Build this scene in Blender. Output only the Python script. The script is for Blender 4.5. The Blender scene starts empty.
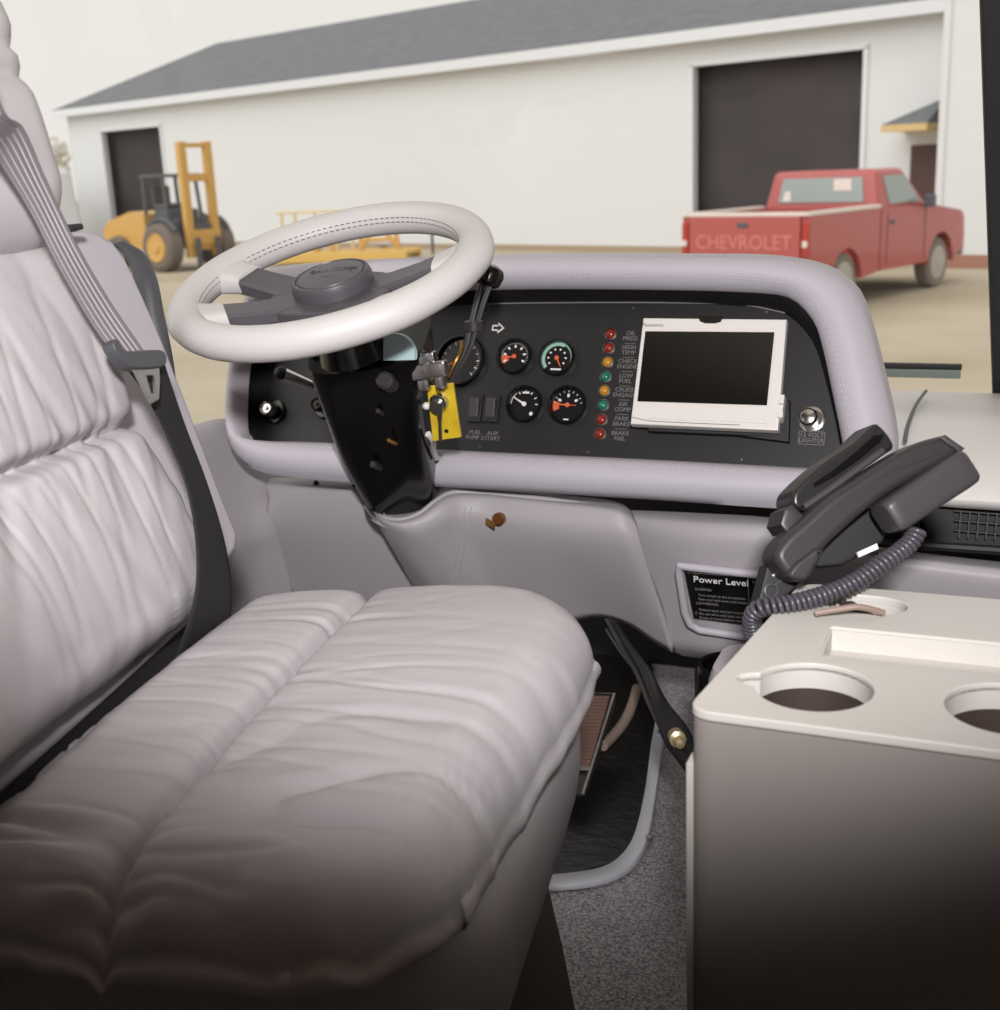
import bpy, bmesh, math, random
from mathutils import Vector as V, Matrix, noise
random.seed(7)
S = bpy.context.scene
COL = S.collection
R = math.radians
# ------------------------------------------------------------------ camera
F = 1220.0
YAW, PIT, ROL = R(23), R(15.4), R(2.5)
CAM = V((0, 0, 1.0))
GZ = -1.0                                   # yard level below the cab floor
fw = V((-math.sin(YAW)*math.cos(PIT), math.cos(YAW)*math.cos(PIT), -math.sin(PIT)))
_r0 = V((math.cos(YAW), math.sin(YAW), 0)); _u0 = _r0.cross(fw)
rt = _r0*math.cos(ROL) - _u0*math.sin(ROL)
up = _r0*math.sin(ROL) + _u0*math.cos(ROL)
def ray(x, y): return fw + rt*((x-500)/F) - up*((y-505)/F)
def onz(x, y, z): d = ray(x, y); return CAM + d*((z-CAM.z)/d.z)
def ony(x, y, Y): d = ray(x, y); return CAM + d*(Y/d.y)
def at(x, y, t): return CAM + ray(x, y)*t
def onp(x, y, p0, n):
    d = ray(x, y); return CAM + d*((V(p0)-CAM).dot(n)/d.dot(n))
cd = bpy.data.cameras.new('camera'); cam = bpy.data.objects.new('camera', cd); COL.objects.link(cam)
cam.matrix_world = Matrix(((rt.x, up.x, -fw.x, CAM.x), (rt.y, up.y, -fw.y, CAM.y), (rt.z, up.z, -fw.z, CAM.z), (0, 0, 0, 1)))
cd.sensor_fit = 'HORIZONTAL'; cd.sensor_width = 36; cd.lens = 36*F/1000
cd.clip_start = .02; cd.clip_end = 500
cd.dof.use_dof = True; cd.dof.focus_distance = 1.45; cd.dof.aperture_fstop = 8.0
S.camera = cam

# ------------------------------------------------------------------ materials
def lin(c):
    return tuple(((v/255)/12.92 if v/255 <= .04045 else ((v/255+.055)/1.055)**2.4) for v in c) + (1,)
def mat(name, rgb, rough=.5, metal=0, bump=None, var=None, spec=.5, coat=0, emit=None):
    m = bpy.data.materials.new(name); m.use_nodes = True
    nt = m.node_tree; b = nt.nodes['Principled BSDF']
    b.inputs['Base Color'].default_value = lin(rgb); b.inputs['Roughness'].default_value = rough
    b.inputs['Metallic'].default_value = metal; b.inputs['Specular IOR Level'].default_value = spec
    b.inputs['Coat Weight'].default_value = coat
    if emit: b.inputs['Emission Color'].default_value = lin(rgb); b.inputs['Emission Strength'].default_value = emit
    tc = nt.nodes.new('ShaderNodeTexCoord')
    if var:                                  # (scale, second colour, detail)
        n = nt.nodes.new('ShaderNodeTexNoise'); n.inputs['Scale'].default_value = var[0]; n.inputs['Detail'].default_value = var[2]
        nt.links.new(tc.outputs['Object'], n.inputs['Vector'])
        cr = nt.nodes.new('ShaderNodeValToRGB'); cr.color_ramp.elements[0].position = .35; cr.color_ramp.elements[1].position = .65
        cr.color_ramp.elements[0].color = lin(rgb); cr.color_ramp.elements[1].color = lin(var[1])
        nt.links.new(n.outputs['Fac'], cr.inputs['Fac']); nt.links.new(cr.outputs['Color'], b.inputs['Base Color'])
    if bump:                                 # (scale, strength, distance)
        n = nt.nodes.new('ShaderNodeTexNoise'); n.inputs['Scale'].default_value = bump[0]; n.inputs['Detail'].default_value = 3
        nt.links.new(tc.outputs['Object'], n.inputs['Vector'])
        bp = nt.nodes.new('ShaderNodeBump'); bp.inputs['Strength'].default_value = bump[1]; bp.inputs['Distance'].default_value = bump[2]
        nt.links.new(n.outputs['Fac'], bp.inputs['Height']); nt.links.new(bp.outputs['Normal'], b.inputs['Normal'])
    return m
M = dict(
    seat=mat('seat_leather', (180, 174, 177), .55, bump=(260, .25, .001), spec=.35),
    seatshell=mat('seat_vinyl', (184, 178, 186), .5, bump=(400, .15, .001), spec=.35),
    skirt=mat('skirt_vinyl', (160, 154, 156), .6),
    dash=mat('dash_vinyl', (186, 180, 189), .5, bump=(500, .2, .001), spec=.4),
    knee=mat('knee_vinyl_shaded', (172, 166, 170), .5, bump=(500, .15, .001), spec=.4),  # dash vinyl again, weaker light on the lower panels darkened into its colour
    stitch=mat('stitch_thread', (200, 194, 201), .8),
    ptop=mat('dash_top_plastic', (230, 226, 222), .5, spec=.4),
    black=mat('black_panel', (31, 29, 30), .45, bump=(900, .1, .0005), spec=.4),
    recess=mat('black_recess', (26, 23, 22), .6),
    gloss=mat('black_gloss', (13, 12, 12), .22, spec=.6),
    rubber=mat('black_rubber', (28, 27, 27), .6),
    webdark=mat('dark_webbing', (24, 21, 22), .75, bump=(900, .3, .0006)),
    spoke=mat('spoke_plastic', (82, 79, 84), .42, bump=(700, .1, .0005)),
    rim=mat('rim_leather', (206, 201, 200), .45, bump=(600, .15, .0006), spec=.4),
    chrome=mat('chrome', (205, 203, 200), .18, 1),
    steel=mat('dull_steel', (170, 168, 165), .38, 1),
    brass=mat('brass', (196, 150, 78), .3, 1),
    brassd=mat('key_bronze', (150, 98, 52), .35, .8),
    yellow=mat('yellow_paint', (222, 190, 48), .4, var=(60, (206, 172, 40), 2)),
    white=mat('white_print', (228, 226, 224), .6),
    dimprint=mat('grey_print', (120, 116, 116), .6),
    ivory=mat('ivory_plastic', (224, 219, 214), .38),
    screen=mat('screen_glass', (20, 19, 18), .12, spec=.6),
    dial=mat('dial_black', (16, 15, 16), .3),
    orange=mat('orange_print', (214, 96, 52), .5),
    tealp=mat('pale_green_print', (150, 190, 172), .5),
    red=mat('red_lens', (134, 40, 30), .2), amber=mat('amber_lens', (186, 128, 40), .2), green=mat('green_lens', (30, 112, 88), .2),
    switch=mat('switch_plastic', (58, 52, 52), .5),
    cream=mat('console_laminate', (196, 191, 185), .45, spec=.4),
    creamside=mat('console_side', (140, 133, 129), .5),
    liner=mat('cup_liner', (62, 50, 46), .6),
    phone=mat('phone_plastic', (51, 48, 49), .42, spec=.45),
    phonelt=mat('phone_plastic_light', (66, 62, 65), .4, spec=.45),
    cord=mat('cord_vinyl', (74, 71, 78), .3, spec=.5),
    carpet=mat('grey_carpet', (116, 111, 114), .95, bump=(300, 1, .006), var=(260, (196, 191, 195), 5)),
    matblk=mat('black_floor_mat', (22, 19, 18), .38, bump=(60, .5, .004)),
    strip=mat('aluminium_strip', (198, 198, 206), .5, .0),
    brown=mat('brown_rubber', (104, 78, 66), .7),
    hose=mat('tan_hose', (138, 118, 108), .6),
    cyan=mat('pale_blue_plastic', (176, 200, 204), .4),
    shell=mat('cab_lining', (176, 166, 154), .8),
    arm=mat('armrest_plastic', (70, 70, 74), .5),
    # outside
    wall=mat('white_siding', (222, 224, 226), .6), trimw=mat('white_trim', (224, 227, 233), .5),
    roof=mat('slate_shingle', (104, 106, 111), .85, var=(3, (116, 118, 123), 5)),
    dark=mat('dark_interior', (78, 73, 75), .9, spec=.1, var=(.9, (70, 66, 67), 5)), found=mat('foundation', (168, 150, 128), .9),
    brick=mat('red_brick', (164, 118, 100), .9),
    ground=mat('sandy_ground', (167, 155, 132), .95, var=(.35, (184, 173, 153), 6)),
    truck=mat('faded_red_paint', (178, 88, 84), .4, coat=.3), truckglass=mat('truck_glass', (150, 162, 160), .15),
    railw=mat('pale_rail', (226, 216, 208), .5), tyre=mat('tyre', (126, 118, 110), .8), hubc=mat('hub_grey', (176, 170, 162), .5),
    fork=mat('forklift_yellow', (210, 166, 92), .55), forkdk=mat('forklift_dark', (88, 90, 96), .6), forkty=mat('forklift_tyre', (118, 109, 102), .9),
    trail=mat('trailer_yellow', (216, 178, 96), .6), traill=mat('trailer_pale', (226, 208, 156), .6),
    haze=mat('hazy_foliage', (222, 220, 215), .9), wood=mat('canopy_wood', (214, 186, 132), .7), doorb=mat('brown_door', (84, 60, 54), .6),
)
def glass_mat():
    m = bpy.data.materials.new('windshield_glass'); m.use_nodes = True; nt = m.node_tree
    nt.nodes.remove(nt.nodes['Principled BSDF']); out = nt.nodes['Material Output']
    t = nt.nodes.new('ShaderNodeBsdfTransparent'); t.inputs[0].default_value = (1, 1, .99, 1)
    g = nt.nodes.new('ShaderNodeBsdfGlossy'); g.inputs['Roughness'].default_value = .02
    mx = nt.nodes.new('ShaderNodeMixShader'); mx.inputs[0].default_value = .03
    nt.links.new(t.outputs[0], mx.inputs[1]); nt.links.new(g.outputs[0], mx.inputs[2]); nt.links.new(mx.outputs[0], out.inputs['Surface'])
    return m
M['glass'] = glass_mat()

# ------------------------------------------------------------------ object helpers
def tag(o, label=None, cat=None, group=None, kind=None):
    if label: o['label'] = label
    if cat: o['category'] = cat
    if group: o['group'] = group
    if kind: o['kind'] = kind
    return o
def thing(name, label, cat, loc, group=None, rz=0):
    o = bpy.data.objects.new(name, None); COL.objects.link(o); o.empty_display_size = .05
    o.location = V(loc); o.rotation_euler.z = rz
    return tag(o, label, cat, group)
def rootloc(p):
    l = V((0, 0, 0))
    while p: l = l + p.location; p = p.parent
    return l
class MB:
    def __init__(s): s.bm = bmesh.new()
    def merge(s, b2):
        me = bpy.data.meshes.new('tmp'); b2.to_mesh(me); s.bm.from_mesh(me); bpy.data.meshes.remove(me); b2.free()
    def grid(s, rows, cu=False, cv=False, cap0=False, cap1=False):
        b = bmesh.new(); vs = [[b.verts.new(p) for p in r] for r in rows]
        nr, nc = len(vs), len(vs[0])
        for i in range(nr if cv else nr-1):
            for j in range(nc if cu else nc-1):
                q = [vs[i][j], vs[i][(j+1) % nc], vs[(i+1) % nr][(j+1) % nc], vs[(i+1) % nr][j]]
                b.faces.new(q)
        if cap0: b.faces.new(list(reversed(vs[0])))
        if cap1: b.faces.new(vs[-1])
        bmesh.ops.recalc_face_normals(b, faces=b.faces[:])
        s.merge(b); return s
    def tube(s, pts, rad, n=10, cap=True, closed=False):
        pts = [V(p) for p in pts]; k = len(pts)
        rad = rad if isinstance(rad, (list, tuple)) else [rad]*k
        rows = []; prev = None
        for i in range(k):
            a = pts[(i-1) % k] if (closed or i > 0) else pts[i]
            c = pts[(i+1) % k] if (closed or i < k-1) else pts[i]
            t = (c-a).normalized()
            if prev is None:
                h = V((0, 0, 1)) if abs(t.z) < .9 else V((1, 0, 0)); u = t.cross(h).normalized()
            else: u = (prev - t*prev.dot(t)).normalized()
            prev = u; w = t.cross(u)
            rows.append([pts[i] + (u*math.cos(2*math.pi*j/n) + w*math.sin(2*math.pi*j/n))*rad[i] for j in range(n)])
        return s.grid(rows, cu=True, cv=closed, cap0=cap and not closed, cap1=cap and not closed)
    def box(s, c, size, B=None, bev=0, seg=2):
        b = bmesh.new(); bmesh.ops.create_cube(b, size=1)
        for v in b.verts: v.co = V((v.co.x*size[0], v.co.y*size[1], v.co.z*size[2]))
        if bev: bmesh.ops.bevel(b, geom=b.edges[:], offset=bev, segments=seg, affect='EDGES', profile=.5)
        B = B or (V((1, 0, 0)), V((0, 1, 0)), V((0, 0, 1)))
        for v in b.verts: v.co = V(c) + B[0]*v.co.x + B[1]*v.co.y + B[2]*v.co.z
        s.merge(b); return s
    def hexa(s, p, bev=0, seg=2):            # eight corners: bottom ring of 4, top ring of 4
        b = bmesh.new(); v = [b.verts.new(V(q)) for q in p]
        for f in ((3, 2, 1, 0), (4, 5, 6, 7), (0, 1, 5, 4), (1, 2, 6, 5), (2, 3, 7, 6), (3, 0, 4, 7)): b.faces.new([v[i] for i in f])
        bmesh.ops.recalc_face_normals(b, faces=b.faces[:])
        if bev: bmesh.ops.bevel(b, geom=b.edges[:], offset=bev, segments=seg, affect='EDGES', profile=.5)
        s.merge(b); return s
    def prism(s, pts, nrm, d0, d1, bev=0, seg=2):   # world polygon pushed along nrm from d0 to d1
        b = bmesh.new(); n = V(nrm)
        a = [b.verts.new(V(p)+n*d0) for p in pts]; c = [b.verts.new(V(p)+n*d1) for p in pts]
        b.faces.new(list(reversed(a))); top = b.faces.new(c); k = len(pts)
        for i in range(k): b.faces.new([a[i], a[(i+1) % k], c[(i+1) % k], c[i]])
        bmesh.ops.recalc_face_normals(b, faces=b.faces[:])
        if bev: bmesh.ops.bevel(b, geom=[e for e in b.edges if all(v in c for v in e.verts)], offset=bev, segments=seg, affect='EDGES', profile=.5)
        s.merge(b); return s
    def lathe(s, prof, o, ax, n=28, cap=True):
        ax = V(ax).normalized(); h = V((0, 0, 1)) if abs(ax.z) < .9 else V((1, 0, 0)); u = ax.cross(h).normalized(); w = ax.cross(u)
        rows = [[V(o) + ax*hh + (u*math.cos(2*math.pi*j/n) + w*math.sin(2*math.pi*j/n))*max(r, 1e-5) for j in range(n)] for r, hh in prof]
        return s.grid(rows, cu=True, cap0=cap and prof[0][0] > 1e-4, cap1=cap and prof[-1][0] > 1e-4)
    def sphere(s, c, r, sub=2, sc=(1, 1, 1), jit=0):
        b = bmesh.new(); bmesh.ops.create_icosphere(b, subdivisions=sub, radius=1)
        for v in b.verts:
            q = v.co.copy(); k = 1 + jit*noise.noise(q*2.3 + V(c))
            v.co = V(c) + V((q.x*sc[0], q.y*sc[1], q.z*sc[2]))*r*k
        s.merge(b); return s
    def build(s, name, m, parent=None, local=False, ang=40, loc=None):
        me = bpy.data.meshes.new(name); 
        if parent is not None: off = V((0, 0, 0)) if local else rootloc(parent)
        else:
            if loc is None:
                zs = [v.co for v in s.bm.verts]
                loc = V(((min(v.x for v in zs)+max(v.x for v in zs))/2, (min(v.y for v in zs)+max(v.y for v in zs))/2, min(v.z for v in zs)))
            off = V(loc)
        for v in s.bm.verts: v.co -= off
        s.bm.to_mesh(me); s.bm.free(); me.materials.append(M[m] if isinstance(m, str) else m)
        for p in me.polygons: p.use_smooth = True
        me.set_sharp_from_angle(angle=R(ang))
        o = bpy.data.objects.new(name, me); COL.objects.link(o)
        if ang <= 40: wn = o.modifiers.new('shade', 'WEIGHTED_NORMAL'); wn.keep_sharp = True
        if parent is not None: o.parent = parent
        else: o.location = off
        return o
def struct(name, mb, m, **k): return tag(mb.build(name, m, **k), kind='structure')
def solid(o, t, off=-1, bev=0):
    md = o.modifiers.new('thickness', 'SOLIDIFY'); md.thickness = t; md.offset = off; md.use_even_offset = True
    if bev: b = o.modifiers.new('round', 'BEVEL'); b.width = bev; b.segments = 2; b.limit_method = 'ANGLE'; b.angle_limit = R(50)
    return o
def cr(p0, p1, p2, p3, t):
    return (p1*2 + (p2-p0)*t + (p0*2-p1*5+p2*4-p3)*t*t + (p1*3-p0-p2*3+p3)*t*t*t)*.5
def spline(pts, n, closed=False):
    pts = [V(p) for p in pts]; k = len(pts); dense = []
    segs = k if closed else k-1
    for i in range(segs):
        g = (lambda j: pts[j % k]) if closed else (lambda j: pts[min(max(j, 0), k-1)])
        for t in range(16): dense.append(cr(g(i-1), g(i), g(i+1), g(i+2), t/16))
    dense.append(pts[0] if closed else pts[-1])
    L = [0]
    for a, b in zip(dense, dense[1:]): L.append(L[-1] + (b-a).length)
    out = []; j = 0
    for i in range(n):
        q = L[-1]*i/(n if closed else n-1)
        while j < len(L)-2 and L[j+1] < q: j += 1
        w = (q-L[j])/max(L[j+1]-L[j], 1e-9); out.append(dense[j].lerp(dense[j+1], min(max(w, 0), 1)))
    return out
def patch(rows, n=40, m=4):
    rr = [spline([ony(*p[:3]) if len(p) < 4 else V((p[3], p[2], ony(*p[:3]).z)) for p in r], n) for r in rows]; k = len(rr); res = []
    for i in range(k-1):
        for t in range(m):
            g = lambda j, c: rr[min(max(j, 0), k-1)][c]
            res.append([cr(g(i-1, c), g(i, c), g(i+1, c), g(i+2, c), t/m) for c in range(n)])
    res.append(rr[-1]); return res
class Pl:                                     # a plane with two axes and its normal towards the viewer
    def __init__(s, p0, ux, uy): s.o = V(p0); s.x = V(ux).normalized(); s.y = (V(uy) - s.x*V(uy).dot(s.x)).normalized(); s.n = s.x.cross(s.y)
    def w(s, a, b, h=0): return s.o + s.x*a + s.y*b + s.n*h
    def px(s, x, y, h=0): return onp(x, y, s.o + s.n*h, s.n)
    def B(s): return (s.x, s.y, s.n)
    def circ(s, c, r, n=24, a0=0, a1=360, h=0): return [c + s.x*(r*math.cos(R(a0+(a1-a0)*i/(n if a1-a0 == 360 else n-1)))) + s.y*(r*math.sin(R(a0+(a1-a0)*i/(n if a1-a0 == 360 else n-1)))) + s.n*h for i in range(n)]
def curve_mesh(outs, depth, bev=0):
    """filled flat shape with holes -> bmesh in local xy, from z=-depth/2 to depth/2"""
    cu = bpy.data.curves.new('tmp', 'CURVE'); cu.dimensions = '2D'; cu.fill_mode = 'BOTH'; cu.extrude = max(depth/2-bev, 0); cu.bevel_depth = bev; cu.bevel_resolution = 2; cu.offset = -bev
    for o in outs:
        sp = cu.splines.new('POLY'); sp.points.add(len(o)-1); sp.use_cyclic_u = True
        for p, q in zip(sp.points, o): p.co = (q[0], q[1], 0, 1)
    ob = bpy.data.objects.new('tmp', cu); COL.objects.link(ob)
    dg = bpy.context.evaluated_depsgraph_get(); me = bpy.data.meshes.new_from_object(ob.evaluated_get(dg))
    b = bmesh.new(); b.from_mesh(me); bmesh.ops.remove_doubles(b, verts=b.verts[:], dist=1e-6)
    bpy.data.objects.remove(ob); bpy.data.curves.remove(cu); bpy.data.meshes.remove(me); return b
def holes(mb, outs, depth, o, B, bev=0):
    b = curve_mesh(outs, depth, bev)
    for v in b.verts: v.co = V(o) + B[0]*v.co.x + B[1]*v.co.y + B[2]*v.co.z
    mb.merge(b); return mb
def rrect(x0, x1, y0, y1, r, n=6):
    out = []
    for cx, cy, a in ((x1-r, y1-r, 0), (x0+r, y1-r, 90), (x0+r, y0+r, 180), (x1-r, y0+r, 270)):
        for i in range(n+1): q = R(a+90*i/n); out.append((cx+r*math.cos(q), cy+r*math.sin(q)))
    return out
def circle2(cx, cy, r, n=40): return [(cx+r*math.cos(2*math.pi*i/n), cy+r*math.sin(2*math.pi*i/n)) for i in range(n)]
def text(name, body, o, ux, uy, size, m, parent, ext=.0004, align='CENTER', local=False, shear=0):
    cu = bpy.data.curves.new('tmp', 'FONT'); cu.body = body; cu.size = size; cu.extrude = ext; cu.align_x = align; cu.align_y = 'CENTER'; cu.space_line = .9; cu.shear = shear; cu.resolution_u = 3
    ob = bpy.data.objects.new('tmp', cu); COL.objects.link(ob)
    dg = bpy.context.evaluated_depsgraph_get(); me = bpy.data.meshes.new_from_object(ob.evaluated_get(dg))
    mb = MB(); mb.bm.from_mesh(me); bpy.data.objects.remove(ob); bpy.data.curves.remove(cu); bpy.data.meshes.remove(me)
    ux, uy = V(ux), V(uy); n = ux.cross(uy)
    for v in mb.bm.verts: v.co = V(o) + ux*v.co.x + uy*v.co.y + n*v.co.z
    return mb.build(name, m, parent, local=local)

# ------------------------------------------------------------------ the cab shell
mb = MB(); mb.box((0, .35, -.03), (3.0, 4.0, .06)); struct('floor', mb, 'carpet')
mb = MB(); mb.box((0, .1, 2.0), (2.9, 3.9, .05)); struct('ceiling', mb, 'shell')
mb = MB(); mb.box((0, -1.65, 1.0), (2.9, .06, 2.0)); struct('wall_back', mb, 'shell')
mb = MB(); mb.box((1.42, .15, 1.0), (.06, 3.6, 2.0)); struct('wall_right', mb, 'shell')
mb = MB(); mb.box((-1.42, -.45, 1.0), (.06, 2.4, 2.0)); mb.box((-1.42, 1.05, .29), (.06, .6, .58)); struct('wall_left', mb, 'shell')
mb = MB(); mb.box((0, 2.3, .27), (2.6, .05, .54)); struct('wall_front', mb, 'rubber')
ws = spline([(1.40, 1.75, 0), (1.2, 2.05, 0), (.6, 2.22, 0), (-.1, 2.26, 0), (-.6, 2.24, 0), (-.95, 2.12, 0), (-1.16, 1.86, 0), (-1.24, 1.64, 0), (-1.32, 1.35, 0), (-1.37, .8, 0)], 60)
def wpt(p, z):
    k = (z-.6)/1.4; return V((p.x*(1-.02*k), p.y - .30*k*max(0, min(1, (p.y-.8)/1.2)), z))
mb = MB(); mb.grid([[wpt(p, .6+1.38*i/8) for p in ws] for i in range(9)]); g = struct('window_1', mb, 'glass')
mb = MB(); mb.tube([wpt(p, .594 if p.x < -.9 else .568) for p in ws], .007, 8); struct('trim_1', mb, 'rubber')
# centre post of the windshield
a0, a1 = onp(984, 0, (0, 1.95, 1.6), V((0, -1, -.2)).normalized()), None
pb = ony(1012, 388, 2.2); pb.z = .6; pt = ony(1002, -40, 1.93)
mb = MB(); dv = (pt-pb)*((1.975-pb.z)/(pt.z-pb.z)); mb.tube([pb + dv*t for t in (0, 1)], .026, 4); mb = MB()
ux = V((1, 0, 0)); dn = dv.normalized(); nn = ux.cross(dn)
mb.box(pb+dv*.5+dn*.02, (.06, dv.length+.1, .035), (ux, dn, nn), .008); struct('trim_2', mb, 'rubber')

# ------------------------------------------------------------------ dashboard
T = R(25)
PP = Pl((-.65, 1.66, .64), (1, 0, 0), (0, math.sin(T), math.cos(T)))
dash = thing('dashboard', 'padded lavender-grey dashboard binnacle with black gauge panel under the windshield', 'dashboard', (-.65, 1.72, .5))
oA = [(275, 267), (380, 259), (500, 257), (650, 257), (760, 258), (812, 264), (845, 280), (863, 308), (880, 370), (893, 430), (893, 462), (870, 498), (820, 510), (640, 499), (440, 487), (330, 481), (265, 473), (238, 458), (228, 430), (231, 370), (242, 315), (254, 282)]
iA = [(285, 300), (380, 292), (500, 287), (650, 287), (755, 290), (790, 296), (812, 318), (822, 345), (833, 395), (842, 440), (843, 458), (832, 469), (808, 468), (640, 459), (450, 450), (335, 443), (265, 441), (250, 440), (244, 425), (246, 370), (256, 330), (266, 308)]
pA = [(287, 318), (380, 310), (500, 304), (650, 303), (752, 307), (785, 314), (806, 332), (818, 354), (830, 398), (840, 440), (841, 458), (831, 469), (808, 469), (640, 460), (450, 451), (335, 444), (265, 442), (251, 441), (245, 425), (247, 370), (258, 335), (268, 318)]
NR = 132
lipO = spline([PP.px(x, y, .05) for x, y in oA], NR, True)
lipI = spline([PP.px(x, y, .05) for x, y in iA], NR, True)
pan = spline([PP.px(x, y, 0) for x, y in pA], NR, True)
rows = [[i - PP.n*.012 for i in lipI]]
for k, h in ((0, 0), (.12, .012), (.3, .021), (.5, .024), (.7, .021), (.88, .012), (1, 0)):
    rows.append([i.lerp(o, k) + PP.n*h for i, o in zip(lipI, lipO)])
cx = sum(o.x for o in lipO)/NR
for dy, sx in ((.012, 1.0), (.06, 1.0), (.14, .97), (.24, .9), (.32, .84)):
    rows.append([V((cx + (o.x-cx)*sx, o.y+dy, o.z - dy*.06 if o.z > .6 else o.z + dy*.1)) for o in lipO])
mb = MB(); mb.grid(rows, cu=True, cap1=True); hood = mb.build('padded_surround', 'dash', dash, ang=60)
# stitched seams on the padded surround
def stitches(mb, pts, nrm, gap=.0075, ln=.0045, r=.0006):
    L = 0
    for a, b in zip(pts, pts[1:]):
        d = (b-a); L += d.length
        if L >= gap:
            L = 0; m = a.lerp(b, .5); u = d.normalized()
            mb.tube([m-u*ln/2+nrm*.0002, m+u*ln/2+nrm*.0002], r, 4)
mb = MB()
den = spline([i.lerp(o, .2) + PP.n*.0172 for i, o in zip(lipI, lipO)], 1100, True); stitches(mb, den, PP.n)
den = spline([i.lerp(o, .26) + PP.n*.0197 for i, o in zip(lipI, lipO)], 1100, True); stitches(mb, den, PP.n)
mb.build('stitching', 'stitch', hood)
mb = MB(); mb.grid([[i - PP.n*.012 + (i-PP.o).normalized()*.003 for i in lipI], [p+PP.n*.0 for p in pan]], cu=True); mb.prism(pan, PP.n, -.01, 0)
panel = mb.build('instrument_panel', 'black', dash)
# thin light trim line along the top of the panel
mb = MB(); tl = spline([PP.px(x, y, .002) for x, y in ((470, 306), (500, 303.5), (620, 302.5), (720, 303.5), (752, 306), (785, 313))], 40); mb.tube(tl, .0011, 6); mb.build('panel_edge_trim', 'dimprint', dash)
PX = 1.83/F                                     # metres per pixel around the panel
def gauge(name, cxy, rpx, kind):
    c = PP.px(*cxy, 0); r = rpx*PX
    g_ = MB(); g_.lathe([(r, 0), (r, .007), (r*.97, .0095), (r*.9, .0095), (r*.86, .004), (r*.86, .001)], c, PP.n, 40); go = g_.build('gauge', 'gloss', dash)
    d = MB(); d.prism(PP.circ(c, r*.87, 36), PP.n, .0008, .002); d.build('dial_face', 'dial', go)
    t = MB()
    def tick(a, r0, r1, w):
        u = PP.x*math.cos(R(a)) + PP.y*math.sin(R(a)); v = PP.n.cross(u)
        t.box(c + u*((r0+r1)/2) + PP.n*.0024, ((r1-r0), w, .0005), (u, v, PP.n))
    if kind == 'speed':
        for i in range(13): tick(225-270*i/12, r*.66, r*.78, .0018)
        for i in range(37): tick(225-270*i/36, r*.72, r*.78, .0006)
    elif kind == 'volt':
        for i in range(7): tick(205-230*i/6, r*.5, r*.66, .0028)
        for i in range(25): tick(205-230*i/24, r*.72, r*.78, .0006)
    elif kind == 'tach':
        for i in range(8): tick(215-250*i/7, r*.44, r*.54, .0024)
        t.box(c - PP.y*r*.62 + PP.n*.0024, (r*.6, r*.09, .0005), PP.B())
    elif kind == 'fuel':
        for a in (150, 120, 90, 60, 30, 0): tick(a, r*.6, r*.74, .0014)
        t.box(c + PP.y*r*.62 + PP.n*.0024, (r*.38, r*.1, .0005), PP.B()); t.prism(PP.circ(c + PP.x*r*.42 - PP.y*r*.5, r*.1, 14), PP.n, .002, .0026)
    else:
        for a in (150, 90, 30): tick(a, r*.42, r*.58, .0034)
        for i in range(9): tick(170-160*i/8, r*.66, r*.76, .0008)
        t.box(c - PP.y*r*.74 + PP.n*.0024, (r*.26, r*.07, .0005), PP.B())
    t.build('dial_marks', 'white', go)
    def needle(a, r0, r1, w, m):
        u = PP.x*math.cos(R(a)) + PP.y*math.sin(R(a)); v = PP.n.cross(u); q = MB()
        q.prism([c+u*r0-v*w, c+u*r1-v*w*.3, c+u*r1+v*w*.3, c+u*r0+v*w], PP.n, .003, .0038); q.prism(PP.circ(c, r*.12, 14), PP.n, .0025, .0045)
        q.build('needle', m, go)
    def arcband(a0, a1, r0, r1, m, nm):
        q = MB(); A = PP.circ(c, r0, 24, a0, a1, .0022); B = PP.circ(c, r1, 24, a0, a1, .0022); q.grid([A, B]); o = q.build(nm, m, go); return o
    if kind == 'speed': needle(200, -r*.15, r*.6, .0016, 'orange')
    if kind == 'volt': arcband(172, 215, r*.36, r*.72, 'orange', 'coloured_band'); needle(190, 0, r*.55, .0014, 'orange')
    if kind == 'tach': arcband(62, 222, r*.68, r*.86, 'tealp', 'coloured_band'); arcband(-30, 62, r*.78, r*.84, 'tealp', 'outer_ring'); needle(-62, -r*.1, r*.55, .0014, 'orange')
    if kind == 'fuel': arcband(130, 180, r*.74, r*.78, 'white', 'outer_ring'); needle(152, -r*.0, r*.72, .0016, 'white')
    if kind == 'temp': arcband(165, 205, r*.46, r*.78, 'orange', 'coloured_band'); needle(-2, -r*.5, r*.48, .0012, 'orange')
    return go
gauge('gauge', (461, 361), 27, 'speed'); gauge('gauge', (515, 357), 18.5, 'volt'); gauge('gauge', (557.5, 358.5), 18.5, 'tach')
gauge('gauge', (525, 404.5), 19, 'fuel'); gauge('gauge', (568, 405.5), 19.5, 'temp')
# turn signal arrow
ac = PP.px(498, 328, .001)
mb = MB(); s_ = .0115
arrow = [(-.75, .3), (0, .3), (0, .62), (.8, 0), (0, -.62), (0, -.3), (-.75, -.3)]
mb2 = [PP.o*0 + ac + PP.x*(a*s_) + PP.y*(b*s_) for a, b in arrow]
mb.tube(mb2, .0015, 6, closed=True); mb.build('turn_signal_arrow', 'white', dash)
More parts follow.
